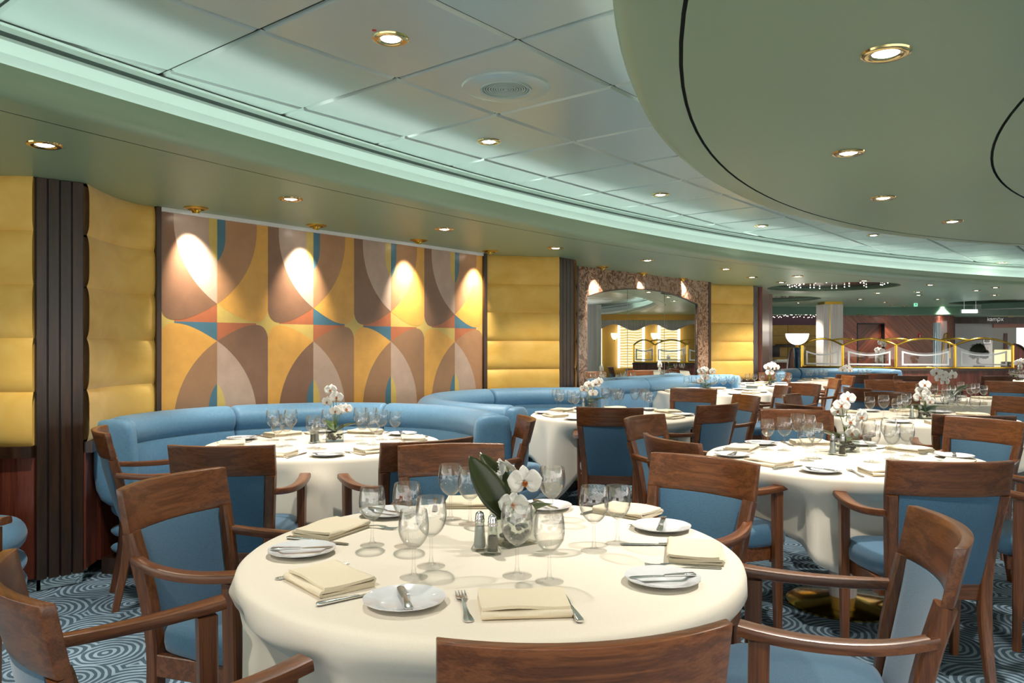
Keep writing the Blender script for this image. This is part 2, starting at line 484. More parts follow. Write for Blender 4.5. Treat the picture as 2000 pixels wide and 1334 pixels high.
bmesh.ops.remove_doubles(bm, verts=bm.verts[:], dist=0.0005)
sof = struct('ceiling_soffit', bm, M_GREEN, False)
bm = bm_new()
for c, r in DOMES:
    lathe(bm, [(0, -0.2), (r, -0.2), (r, 0.8), (0, 0.8)], 64, (c.x, c.y, ZS))
cut = obj('cutter', bm, M_GREEN, None, False)
md = sof.modifiers.new('b', 'BOOLEAN'); md.operation = 'DIFFERENCE'; md.object = cut; md.solver = 'EXACT'
bpy.context.view_layer.update()
me = bpy.data.meshes.new_from_object(sof.evaluated_get(bpy.context.evaluated_depsgraph_get()))
sof.modifiers.clear(); sof.data = me
bpy.data.objects.remove(cut)
# cove behind the lip
bm = bm_new()
profile_strip(bm, LIP, [(0.04, ZC+H_LIP), (0.06, 2.22), (0.27, 2.22), (0.29, 2.30), (0.27, 2.43), (0.23, 2.465), (0.23, 2.488)])
struct('ceiling_cove', bm, M_COVE, True)
bm = bm_new()
profile_strip(bm, LIP, [(0.17, 2.478), (0.23, 2.478)]); profile_strip(bm, LIP, [(0.165, 2.472), (0.17, 2.478)], 1)
profile_strip(bm, LIP, [(0.135, 2.493), (0.165, 2.493), (0.165, 2.472)], 1)
struct('trim_1', bm, [M_GAP, M_COVE])
def tube_lamp(name, base, d, z, label):
    bm = bm_new()
    c = off_curve(base, d)
    sweep(bm, [Vector((p.x, p.y, z)) for p in c], circ(0.012, 6))
    tag(obj(name, bm, E_COVE), label, 'cove light')
vis = [p for p in LIP if p.y > 0.5 and p.x < 14]
tube_lamp('cove_light_tube', vis, 0.13, 2.245, 'cool white light tube hidden behind the lip of the wall-side green soffit')
# satin tiles on the diagonal grid
th = 0.8870; sT = 0.5855*(ZT-ZC); oX, oY = -1.2594*(ZT-ZC), 2.8598*(ZT-ZC)
dA = Vector((math.cos(th), math.sin(th))); dB = Vector((math.sin(th), -math.cos(th)))
bm = bm_new(); g = 0.0055
for i in range(-12, 26):
    for j in range(-12, 26):
        o = Vector((oX, oY))+dA*(i*sT)+dB*(j*sT)
        m_ = o+(dA+dB)*(sT/2)
        if m_.y < -4 or m_.y > 24 or m_.x < -8 or m_.x > 26: continue
        lo = [o+dA*g+dB*g, o+dA*(sT-g)+dB*g, o+dA*(sT-g)+dB*(sT-g), o+dA*g+dB*(sT-g)]
        e = 0.012
        hi = lo; lo2 = [o+dA*(g+e)+dB*(g+e), o+dA*(sT-g-e)+dB*(g+e), o+dA*(sT-g-e)+dB*(sT-g-e), o+dA*(g+e)+dB*(sT-g-e)]
        vh = [bm.verts.new((p.x, p.y, ZT+0.012)) for p in hi]; vl = [bm.verts.new((p.x, p.y, ZT)) for p in lo2]
        bm.faces.new(vl)
        for k in range(4): bm.faces.new((vh[k], vh[(k+1) % 4], vl[(k+1) % 4], vl[k]))
for q in (bm.verts.new((-9, -5, ZT+.013)),): pass
vv = [bm.verts.new(p) for p in ((-9, -5, ZT+.013), (27, -5, ZT+.013), (27, 25, ZT+.013), (-9, 25, ZT+.013))]
bm.faces.new(vv).material_index = 1
struct('ceiling', bm, [M_TILE, M_GAP])
# green ceiling disc
DC, DR = Vector((6.505, 1.072)), 6.32
bm = bm_new()
def gro(r): return [(r-0.006, ZS), (r-0.006, ZS+0.02), (r+0.006, ZS+0.02), (r+0.006, ZS)]
pr = [(0, ZS)]+gro(4.975)+gro(6.13)+[(DR-0.12, ZS), (DR-0.05, ZS+0.008), (DR-0.015, ZS+0.03), (DR, ZS+0.065), (DR, ZS+0.16), (DR-0.02, ZS+0.16), (DR-0.03, ZS+0.05), (DR-0.4, ZS+0.05), (DR-0.4, ZT)]
lathe(bm, pr, 192, (DC.x, DC.y, 0))
d_ = struct('ceiling_disc', bm, [M_GREEN, M_GAP], True)
for p in d_.data.polygons:
    c = p.center
    if math.hypot(c.x-DC.x, c.y-DC.y) < 6.16 and (abs(c.z-(ZS+0.02)) < 0.003 or abs(c.z-(ZS+.01)) < 0.003): p.material_index = 1
DCV = [DC+(DR-0.12)*Vector((math.cos(math.radians(a)), math.sin(math.radians(a)))) for a in range(200, 40, -2)]
tube_lamp('cove_light_tube', DCV, 0.0, ZS+0.075, 'cool white light tube hidden above the rim of the green ceiling disc')
# star domes above the far soffit
for k, (c, r) in enumerate(DOMES):
    bm = bm_new()
    lathe(bm, [(r, ZS+0.001), (r, ZS+0.055), (r-0.02, ZS+0.055)], 64, (c.x, c.y, 0))
    lathe(bm, [(r-0.02, ZS+0.055), (0, ZS+0.055)], 64, (c.x, c.y, 0), mi=1)
    struct('ceiling_dome', bm, [M_GREEN_D, mat('dome_top_%d' % k, rgb(70, 52, 40), 0.15, 0.3)], True)

# ------------------------------------------------------------------ the scalloped wall on the left
def V2(x, y): return Vector((x, y))
m0, m1 = V2(-2.274, 5.010), V2(-0.298, 7.557)
k0, k1 = V2(0.724, 8.80), V2(2.764, 11.055)
c1a, c1b = V2(-2.503, 4.091), V2(-2.333, 4.246)
p2a, p2b = V2(-0.263, 7.687), V2(0.476, 7.868)
c2b = V2(0.645, 8.107)
p3a, p3b = V2(2.90, 11.40), V2(3.628, 11.733)
c3b = V2(3.76, 11.90)
def wall_box(bm, a, b, th_, z0, z1, mi=0):       # wall slab from a to b, its front face on the line, thickness away from the room (left of a->b)
    t = (b-a).normalized(); n = Vector((-t.y, t.x))*th_
    v = [bm.verts.new((p.x, p.y, z)) for z in (z0, z1) for p in (a, b, b+n, a+n)]
    for f in ((0, 1, 5, 4), (1, 2, 6, 5), (2, 3, 7, 6), (3, 0, 4, 7), (0, 3, 2, 1), (4, 5, 6, 7)):
        bm.faces.new([v[i] for i in f]).material_index = mi
# plain wall behind the whole left side
bm = bm_new()
back = [V2(-5.2, 2.9), V2(-3.75, 4.5), V2(-2.55, 5.2), V2(-0.55, 7.80), V2(0.42, 8.75), V2(2.62, 11.2), V2(3.4, 12.3), V2(4.6, 13.75)]
for a, b in zip(back[:-1], back[1:]): wall_box(bm, a, b, 0.1, 0, ZS)
struct('wall_left', bm, W_MAHOG)

def padded_panel(path, z0, z1, n, label, rz=None):
    """upholstered pads stacked over one another, each bulging towards the room (right of the walking direction)"""
    c = path[len(path)//2]
    t = thing('upholstered_wall_panel', label, 'wall panel', (0, 0, 0), 0, 'golden velvet wall panels')
    hgt = (z1-z0)/n
    for k in range(n):
        bm = bm_new(); rows = []
        for j in range(13):
            v = 0.5-0.5*math.cos(PI*j/12); bz = 0.024*(1-abs(2*v-1)**5)
            row = []
            for i, p in enumerate(path):
                a = path[max(0, i-1)]; b = path[min(len(path)-1, i+1)]
                tt = (b-a).normalized(); nn = Vector((tt.y, -tt.x))
                u = i/(len(path)-1); bu = min(1, 12*u+.35, 12*(1-u)+.35)**0.5
                q = p+nn*(bz*bu+0.006)
                row.append(bm.verts.new((q.x, q.y, z0+hgt*(k+v))))
            rows.append(row)
        for r0, r1 in zip(rows[:-1], rows[1:]):
            for i in range(len(r0)-1): bm.faces.new((r0[i], r0[i+1], r1[i+1], r1[i]))
        # back
        br = []
        for z in (z0+hgt*k, z0+hgt*(k+1)):
            row = []
            for i, p in enumerate(path):
                a = path[max(0, i-1)]; b = path[min(len(path)-1, i+1)]
                tt = (b-a).normalized(); nn = Vector((tt.y, -tt.x))
                q = p-nn*0.03; row.append(bm.verts.new((q.x, q.y, z)))
            br.append(row)
        m = len(path)
        for i in range(m-1):
            bm.faces.new((br[0][i+1], br[0][i], br[1][i], br[1][i+1]))
            bm.faces.new((rows[0][i+1], rows[0][i], br[0][i], br[0][i+1]))
            bm.faces.new((rows[-1][i], rows[-1][i+1], br[1][i+1], br[1][i]))
        obj('pad', bm, M_YELLOW, t)
    return t
ZP = 0.775
padded_panel(quad_path((-3.75, 4.42), (-3.05, 4.12), (-2.512, 4.089)), ZP, ZS, 5, 'golden velvet padded wall panel at the left edge of the room')
padded_panel(quad_path((-2.336, 4.262), (-2.384, 4.736), (-2.292, 5.0)), ZP, ZS, 5, 'curved golden velvet wall panel between dark pilaster and painted mural')
padded_panel(quad_path(p2a, (0.103, 7.80), p2b), ZP, ZS, 5, 'golden velvet wall panel right of the mural, five pads high')
padded_panel(quad_path((0.66, 8.13), (0.60, 8.45), (0.70, 8.78)), ZP, ZS, 5, 'golden velvet wall panel hidden side-on left of the marble arch')
padded_panel(quad_path(p3a, (3.26, 11.60), p3b), ZP, ZS, 5, 'golden velvet wall panel right of the mirror, beside the far room')
# dado under the panels: boards, ledge and mirrored plinth
bm = bm_new()
dado = [quad_path((-3.75, 4.42), (-3.05, 4.12), (-2.512, 4.089)), quad_path((-2.336, 4.262), (-2.384, 4.736), (-2.292, 5.0)), [m0, m1], quad_path(p2a, (0.103, 7.80), p2b), quad_path((0.66, 8.13), (0.60, 8.45), (0.70, 8.78)), [k0, k1], quad_path(p3a, (3.26, 11.60), p3b)]
for i, pth in enumerate(dado):
    zt = 0.69 if i == 2 else ZP-0.06
    plan_sweep(bm, pth, [(0.0, 0.075), (0.0, zt), (0.06, zt), (0.06, 0.075)])
struct('wall_left_dado', bm, W_MAHOG)
bm = bm_new()
for i, pth in enumerate(dado):
    if i != 2: plan_sweep(bm, pth, [(-0.035, ZP-0.06), (-0.035, ZP), (0.06, ZP), (0.06, ZP-0.06)])
struct('trim_2', bm, W_DARK)
bm = bm_new()
for pth in dado: plan_sweep(bm, pth, [(0.03, 0.0), (0.03, 0.075), (0.05, 0.075), (0.05, 0.0)])
plan_sweep(bm, [c1a+V2(0.0, 0.04), c1b+V2(-.03, 0.03)], [(0, 0), (0, .075), (.02, .075), (.02, 0)])
struct('baseboard_left', bm, M_MIRROR)

def pilaster(a, b, label, depth=0.16):
    t = (b-a).normalized(); n = Vector((-t.y, t.x))
    root = thing('fluted_pilaster', label, 'pilaster', (0, 0, 0), 0, 'dark fluted pilasters')
    Ln = (b-a).length; wd = Ln/4
    bm = bm_new()
    wall_box(bm, a+n*0.02, b+n*0.02, depth-0.02, 0.07, ZS)
    obj('core', bm, M_BLACK, root, False)
    for k in range(4):
        bm = bm_new()
        wall_box(bm, a+t*(wd*k+0.002), a+t*(wd*(k+1)-0.006), 0.03, 0.065, ZS-0.001)
        bevel(bm, 0.002, 1)
        obj('board', bm, W_DARK, root, False)
    return root
pilaster(c1a, c1b, 'dark fluted pilaster between the two nearest golden panels')
pilaster(p2b+V2(.005, .005), c2b, 'dark fluted pilaster left of the marble mirror arch')
pilaster(p3b+V2(.005, .005), c3b, 'dark fluted pilaster at the far end of the wall')
bm = bm_new()                                       # wood pier past the last pilaster
wall_box(bm, V2(3.86, 12.0), V2(4.42, 13.38), 0.1, 0.0, ZS); wall_box(bm, V2(4.42, 13.38), V2(4.30, 13.9), 0.1, 0, ZS)
struct('wall_back', bm, W_MAHOG)

# ------------------------------------------------------------------ the painted mural
dm = (m1-m0).normalized(); nm = Vector((dm.y, -dm.x)); Lm = (m1-m0).length
Z0, ZSEAM, ZTOP = 0.70, 1.458, 2.163
def mural_mat(name, c, rough=0.3, metal=0.0):
    m = mat(name, c, rough, metal)
    v = coords(m, (1, 1, 1)); f = noise_tex(m, v, 90, 4, 0.7)
    g_ = noise_tex(m, v, 9, 3, 0.6)
    mixc = N(m, 'ShaderNodeMix', data_type='RGBA', blend_type='MULTIPLY'); mixc.inputs['Factor'].default_value = 0.5
    mixc.inputs[6].default_value = c
    L_(m, ramp(m, g_, [(0.3, (.72, .72, .72, 1)), (0.7, (1, 1, 1, 1))]), mixc.inputs[7])
    L_(m, mixc.outputs[2], BS(m).inputs['Base Color'])
    bump(m, f, 0.12, 0.004)
    return m
MC = {k: mural_mat('mural_paint_'+k, c) for k, c in dict(ochre=rgb(222, 164, 76), brown=rgb(156, 116, 82), dark=rgb(132, 96, 72), taupe=rgb(188, 160, 140), blue=rgb(72, 112, 128), gold=rgb(208, 178, 96), rust=rgb(180, 104, 66), mid=rgb(172, 126, 88)).items()}
MK = list(MC.keys())
bm = bm_new()
def mpt(t, z, lvl):
    q = m0+dm*t+nm*(0.012+0.0005*lvl)
    return (q.x, q.y, z)
def mpoly(pts, col, lvl):
    pts = [(min(max(t, 0), Lm), min(max(z, Z0), ZTOP)) for t, z in pts]
    out = []
    for p in pts:
        if not out or abs(p[0]-out[-1][0])+abs(p[1]-out[-1][1]) > 1e-4: out.append(p)
    if abs(out[0][0]-out[-1][0])+abs(out[0][1]-out[-1][1]) < 1e-4: out.pop()
    if len(out) < 3: return
    f = bm.faces.new([bm.verts.new(mpt(t, z, lvl)) for t, z in out])
    f.material_index = MK.index(col)
wall_q = [bm.verts.new(mpt(0, Z0, -20)), bm.verts.new(mpt(Lm, Z0, -20)), bm.verts.new(mpt(Lm, ZTOP, -20)), bm.verts.new(mpt(0, ZTOP, -20))]
front = [bm.verts.new(mpt(0, Z0, 0)), bm.verts.new(mpt(Lm, Z0, 0)), bm.verts.new(mpt(Lm, ZTOP, 0)), bm.verts.new(mpt(0, ZTOP, 0))]
bm.faces.new(front)
for k in range(4): bm.faces.new((wall_q[k], wall_q[(k+1) % 4], front[(k+1) % 4], front[k]))
CW = 0.4035
leaf = bez((0.77, 1.0), (0.80, 0.62), (0.42, 0.33), (0, 0.18), 14)
bott = bez((0, 0.18), (0.25, 0.10), (0.5, 0.015), (0.76, 0.015), 8)+bez((0.76, 0.015), (0.9, 0.015), (0.97, 0.06), (1.0, 0.14), 6)[1:]
tip = [(0.155, 1.0), (0.155, 0.82)]+bez((0.155, 0.82), (0.15, 0.72), (0.08, 0.64), (0, 0.59), 6)
HR = ZTOP-ZSEAM; HL = HR
UP = dict(L=[('dark', 'taupe', 'gold', 'rust')]*4, R=[('ochre', 'mid', 'blue', 'gold'), ('ochre', 'mid', 'blue', 'blue'), ('ochre', 'mid', 'blue', 'gold'), ('ochre', 'mid', 'blue', 'blue')])
LO = dict(L=[('ochre', 'brown', 'blue', 'blue'), ('ochre', 'dark', 'blue', 'gold'), ('ochre', 'brown', 'blue', 'blue'), ('ochre', 'brown', 'blue', 'gold')], R=[('dark', 'taupe', 'gold', 'rust'), ('brown', 'taupe', 'gold', 'rust'), ('brown', 'taupe', 'gold', 'rust'), ('mid', 'taupe', 'gold', 'rust')])
for k in range(4):
    cx = CW*(2*k+1)
    for up, tab, H_ in ((1, UP, HR), (-1, LO, HL)):
        for sgn, side in ((-1, 'L'), (1, 'R')):
            outer, lf, tp, wedge = tab[side][k]
            def Q(u, v): return (cx+sgn*u*CW, ZSEAM+up*v*H_)
            mpoly([Q(0, 0), Q(1, 0), Q(1, 1), Q(0, 1)], 'gold', 1)                 # corner sliver colour
            mpoly([Q(0, 0.0)]+[Q(*p) for p in bott[:9]]+[Q(0.76, 0.0)], wedge, 2)
            mpoly([Q(*p) for p in bott]+[Q(1, 1), Q(0, 1)], outer, 3)
            mpoly([Q(*p) for p in leaf]+[Q(0, 1)], lf, 4)
            mpoly([Q(*p) for p in tip]+[Q(0, 1)], tp, 5)
mur = obj('mural', bm, [MC[k] for k in MK], None, False)
tag(mur, 'large abstract mural of brown, ochre and blue arches above the booth sofa', 'mural')
bm = bm_new()
for a, b in ((m0-dm*0.03, m0), (m1, m1+dm*0.05)): wall_box(bm, a+nm*0.035, b+nm*0.035, 0.08, ZP, ZS)
struct('trim_3', bm, W_DARK)
bm = bm_new(); wall_box(bm, m0+nm*0.03, m1+nm*0.03, 0.08, ZTOP, ZS); struct('trim_4', bm, M_WHITEP)

# ------------------------------------------------------------------ marble surround and arched mirror
dk = (k1-k0).normalized(); nk = Vector((dk.y, -dk.x)); Lk = (k1-k0).length
def on_k(px, py):
    r = (px-1000)/F; t = (k0.y*r-k0.x)/(dk.x-dk.y*r); Y = k0.y+dk.y*t
    return t, ZC-(py-HZ)/F*Y
tl, zl = on_k(1143, 575); tr_, zr = on_k(1359, 597); tp_, zp = on_k(1243, 563)
def kpt(t, z, d): q = k0+dk*t+nk*d; return (q.x, q.y, z)
zs_ = (zl+zr)/2
arch = []
for i in range(25):
    a = i/24; t = tl+(tr_-tl)*a
    arch.append((t, zs_+(zp-zs_)*(1-(2*a-1)**2)**0.9))
bm = bm_new()
ZB = 0.78
pts_in = [(tl, ZB)]+arch+[(tr_, ZB)]
pts_out = [(0, ZB)]+[(Lk*i/24, ZS) for i in range(25)]+[(Lk, ZB)]
for d, fl in ((0.03, False),):
    vi = [bm.verts.new(kpt(t, z, d)) for t, z in pts_in]; vo = [bm.verts.new(kpt(t, z, d)) for t, z in pts_out]
    vb = [bm.verts.new(kpt(t, z, 0.0)) for t, z in pts_in]
    for i in range(len(vi)-1):
        bm.faces.new((vi[i], vi[i+1], vo[i+1], vo[i])); bm.faces.new((vi[i], vb[i], vb[i+1], vi[i+1]))
ms = obj('marble_surround', bm, M_MARBLE, None, False)
tag(ms, 'polished brown veined marble surround framing the arched wall mirror', 'marble surround')
root = thing('arched_mirror', 'tall arched wall mirror in three panes set in brown marble', 'mirror')
cuts = [tl, on_k(1224, 600)[0], on_k(1296, 600)[0], tr_]
def arch_z(t):
    a = (t-tl)/(tr_-tl); return zs_+(zp-zs_)*max(0, 1-(2*a-1)**2)**0.9
for a, b in zip(cuts[:-1], cuts[1:]):
    bm = bm_new()
    n = 12; ts = [a+0.004+(b-a-0.008)*i/n for i in range(n+1)]
    lo = [bm.verts.new(kpt(t, ZB, 0.012)) for t in ts]; hi = [bm.verts.new(kpt(t, max(ZB+.01, arch_z(t)-0.004), 0.012)) for t in ts]
    lb = [bm.verts.new(kpt(t, ZB, 0.004)) for t in ts]; hb = [bm.verts.new(kpt(t, max(ZB+.01, arch_z(t)-0.004), 0.004)) for t in ts]
    for i in range(n):
        bm.faces.new((lo[i], lo[i+1], hi[i+1], hi[i])); bm.faces.new((hi[i], hi[i+1], hb[i+1], hb[i]))
    for i in (0, n): bm.faces.new((lo[i], hi[i], hb[i], lb[i]))
    obj('mirror_pane', bm, M_MIRROR, root, False)
bm = bm_new(); wall_box(bm, Vector(kpt(0, 0, 0.006)[:2]), Vector(kpt(Lk, 0, 0.006)[:2]), 0.02, ZB, zs_)
obj('backing', bm, M_FROST, root, False)
bm = bm_new(); sweep(bm, [kpt(t, z-0.006, 0.026) for t, z in arch]+[kpt(tr_-0.006, ZB, 0.026)], rrect(0.014, 0.014, 0.003, 1), (nk.x, nk.y, 0)); obj('mirror_trim', bm, W_DARK, root)
bm = bm_new()
for a, b in ((k0-dk*0.03, k0), (k1, k1+dk*0.06)): wall_box(bm, a+nk*0.04, b+nk*0.04, 0.08, ZP, ZS)
struct('trim_5', bm, W_DARK)

# ------------------------------------------------------------------ ceiling lamps
def spot(name, loc, energy, size=100, blend=0.7, col=(1, 0.93, 0.82), parent=None, aim=None, rad=0.035):
    l = bpy.data.lights.new(name, 'SPOT'); l.energy = energy*LAMP; l.spot_size = math.radians(size); l.spot_blend = blend; l.color = col
    l.shadow_soft_size = rad
    o = bpy.data.objects.new(name, l); COL.objects.link(o); o.location = loc
    if aim is not None:
        o.rotation_euler = (Vector(aim)-Vector(loc)).to_track_quat('-Z', 'Y').to_euler()
    if parent: o.parent = parent
    return o
bm = bm_new(); lathe(bm, [(0.038, -0.002), (0.045, -0.008), (0.062, -0.010), (0.070, -0.006), (0.072, 0.0), (0.05, 0.002), (0.04, 0.02), (0.036, 0.02)], 32, closed=True)
ring_me = obj('trim_ring', bm, M_PALEBRASS); rm = ring_me.data; bpy.data.objects.remove(ring_me)
bm = bm_new(); lathe(bm, [(0, -0.007), (0.030, -0.006), (0.040, -0.002), (0.040, 0.0), (0, 0.0)], 24); t_ = obj('lens', bm, E_LENS); lm = t_.data; bpy.data.objects.remove(t_)
def downlight(q, label, group, energy, size=105):
    t = thing('recessed_downlight', label, 'downlight', q, 0, group)
    link(bpy.data.objects.new('trim_ring', rm), t); link(bpy.data.objects.new('lens', lm), t)
    if energy: spot('lamp', (0, 0, -0.03), energy, size, parent=t)
    return t
DL_WALL = [(87, 282), (568, 388), (868, 447), (1085, 484), (1265, 508), (1418, 525)]
DL_FAR = [(1469, 541), (1558, 539), (1526, 551), (1688, 548), (1817, 556), (1793, 570), (1794, 576), (1715, 572), (1907, 567), (1944, 561), (1942, 576), (1680, 584), (1831, 584), (1728, 590), (1744, 596), (1559, 591), (1531, 600), (1767, 598), (1841, 599), (1978, 597)]
DL_LOW = [(1562, 613), (1680, 612), (1705, 615), (1732, 613), (1774, 614), (1837, 614), (1869, 619), (1881, 622), (1930, 620), (1974, 616), (1991, 619)]
DL_TILE = [(763, 75), (955, 276), (1290, 380), (1487, 441), (1706, 459), (1648, 491), (1833, 511), (1956, 513)]
DL_DISC = [(1730, 103), (1657, 298), (1725, 386), (1860, 432)]
for i, (a, b) in enumerate(DL_WALL):
    downlight(P(a, b, ZS), ORD[i]+' brass downlight from the left in the row above the wall booths', 'downlights along the wall soffit', 42)
for i, (a, b) in enumerate(sorted(DL_FAR)):
    downlight(P(a, b, ZS), ORD[i]+' brass downlight from the left in the far green ceiling', 'downlights in the far ceiling', 85)
for i, (a, b) in enumerate(DL_LOW):
    q = P(a, b, 2.01); q = Vector((q.x*(q.y+.9)/q.y, q.y+.9, 2.01))
    downlight(q, ORD[i]+' small downlight from the left under the dark green far fascia', 'downlights under the far fascia', 6 if a == 1837 else 26)
for i, (a, b) in enumerate(DL_TILE):
    downlight(P(a, b, ZT), ORD[i]+' brass downlight from the viewer in the pale tiled ceiling', 'downlights in the tiled ceiling', 60)
for i, (a, b) in enumerate(DL_DISC):
    downlight(P(a, b, ZS), ORD[i]+' brass downlight from the viewer in the green ceiling disc', 'downlights in the ceiling disc', 60)
for i, q in enumerate([(-1.15, 0.7, ZT), (0.75, 0.35, ZS), (2.4, 0.9, ZS), (-2.6, 1.6, ZS)]):
    downlight(Vector(q), 'brass downlight overhead behind the viewer, '+ORD[i]+' from the camera', 'downlights overhead', 60)
for i, (a, b, q) in enumerate(((4.6, 3.6, ZS), (4.6, 5.6, ZS), (5.6, 8.4, ZT), (8.0, 6.0, ZS))):
    downlight(Vector((a, b, q)), ORD[i]+' brass downlight overhead beyond the right edge of the view', 'downlights overhead', 50)
def gimbal(q, aim, label, energy=62):
    t = thing('eyeball_spotlight', label, 'spotlight', q, 0, 'brass eyeball spotlights')
    bm = bm_new(); lathe(bm, [(0.05, 0), (0.075, 0), (0.075, -0.006), (0.055, -0.012), (0.05, -0.012)], 28, closed=True); obj('trim_ring', bm, M_BRASS, t)
    d = (Vector(aim)-Vector(q)).normalized()
    bm = bm_new(); lathe(bm, [(0.0, 0.012), (0.03, 0.012), (0.034, -0.006), (0.028, -0.022), (0.024, -0.028), (0.024, -0.031), (0.021, -0.031), (0.019, -0.02), (0, -0.02)], 20)
    o = obj('eyeball', bm, M_BRASS, t); o.rotation_euler = (-d).to_track_quat('Z', 'Y').to_euler()
    bm = bm_new(); lathe(bm, [(0, -0.025), (0.0185, -0.025), (0.0185, -0.021), (0, -0.021)], 16); l_ = obj('lens', bm, E_LENS, t); l_.rotation_euler = o.rotation_euler
    spot('lamp', d*0.06, energy, 68, 1.0, (1, 0.92, 0.8), t, None, 0.02).rotation_euler = d.to_track_quat('-Z', 'Y').to_euler()
for (a, b), tt, nme in (((383, 406), 0.24, 'first'), ((618, 440), 1.09, 'second'), ((818, 469), 2.19, 'third'), ((957, 490), 3.08, 'fourth')):
    q = P(a, b, ZS); w2 = m0+dm*tt
    gimbal(q, (w2.x, w2.y, 1.72), nme+' brass eyeball spotlight from the left, aimed at the mural')
for (a, b), tt, nme in (((1177, 521), 0.35, 'first'), ((1256, 533), 1.35, 'second'), ((1333, 544), 2.5, 'third')):
    q = P(a, b, ZS); w2 = k0+dk*tt
    gimbal(q, (w2.x, w2.y, 1.75), nme+' brass eyeball spotlight from the left, above the mirror arch', 55)
# air vents in the tiles
def vent(q, label, s=1.0):
    t = thing('ceiling_vent', label, 'ceiling vent', q, 0, 'round ceiling vents')
    bm = bm_new(); lathe(bm, [(0.12*s, -0.012), (0.17*s, -0.014), (0.20*s, -0.008), (0.205*s, 0), (0.12*s, 0)], 48, closed=True); obj('plate', bm, M_TILE, t)
    bm = bm_new(); lathe(bm, [(0.108*s, -0.016), (0.12*s, -0.018), (0.12*s, 0), (0.108*s, 0)], 48, closed=True); obj('rim', bm, M_COVE, t)
    bm = bm_new()
    for k in range(8): r = 0.016+0.0115*k; lathe(bm, [((r)*s, -0.012), ((r+0.007)*s, -0.012), ((r+0.007)*s, -0.004), (r*s, -0.004)], 40, closed=True)
    lathe(bm, [(0, -0.016), (0.01*s, -0.014), (0.012*s, -0.004), (0, -0.004)], 12)
    obj('grille', bm, M_COVE, t)
    bm = bm_new(); lathe(bm, [(0, -0.003), (0.11*s, -0.003), (0.11*s, 0), (0, 0)], 32); obj('backing', bm, M_BLACK, t)
vent(P(988, 170, ZT), 'round ceiling vent with ringed grille between two tile downlights')
vent(P(1967, 519, ZT), 'small far round ceiling vent near the right end of the cove')
q = P(731, 59, ZT); bm = bm_new(); lathe(bm, [(0, -0.002), (0.009, -0.002), (0.009, 0), (0, 0)], 16, q); tag(obj('sticker', bm, M_RED), 'tiny red dot sticker beside the nearest tile downlight', 'sticker')

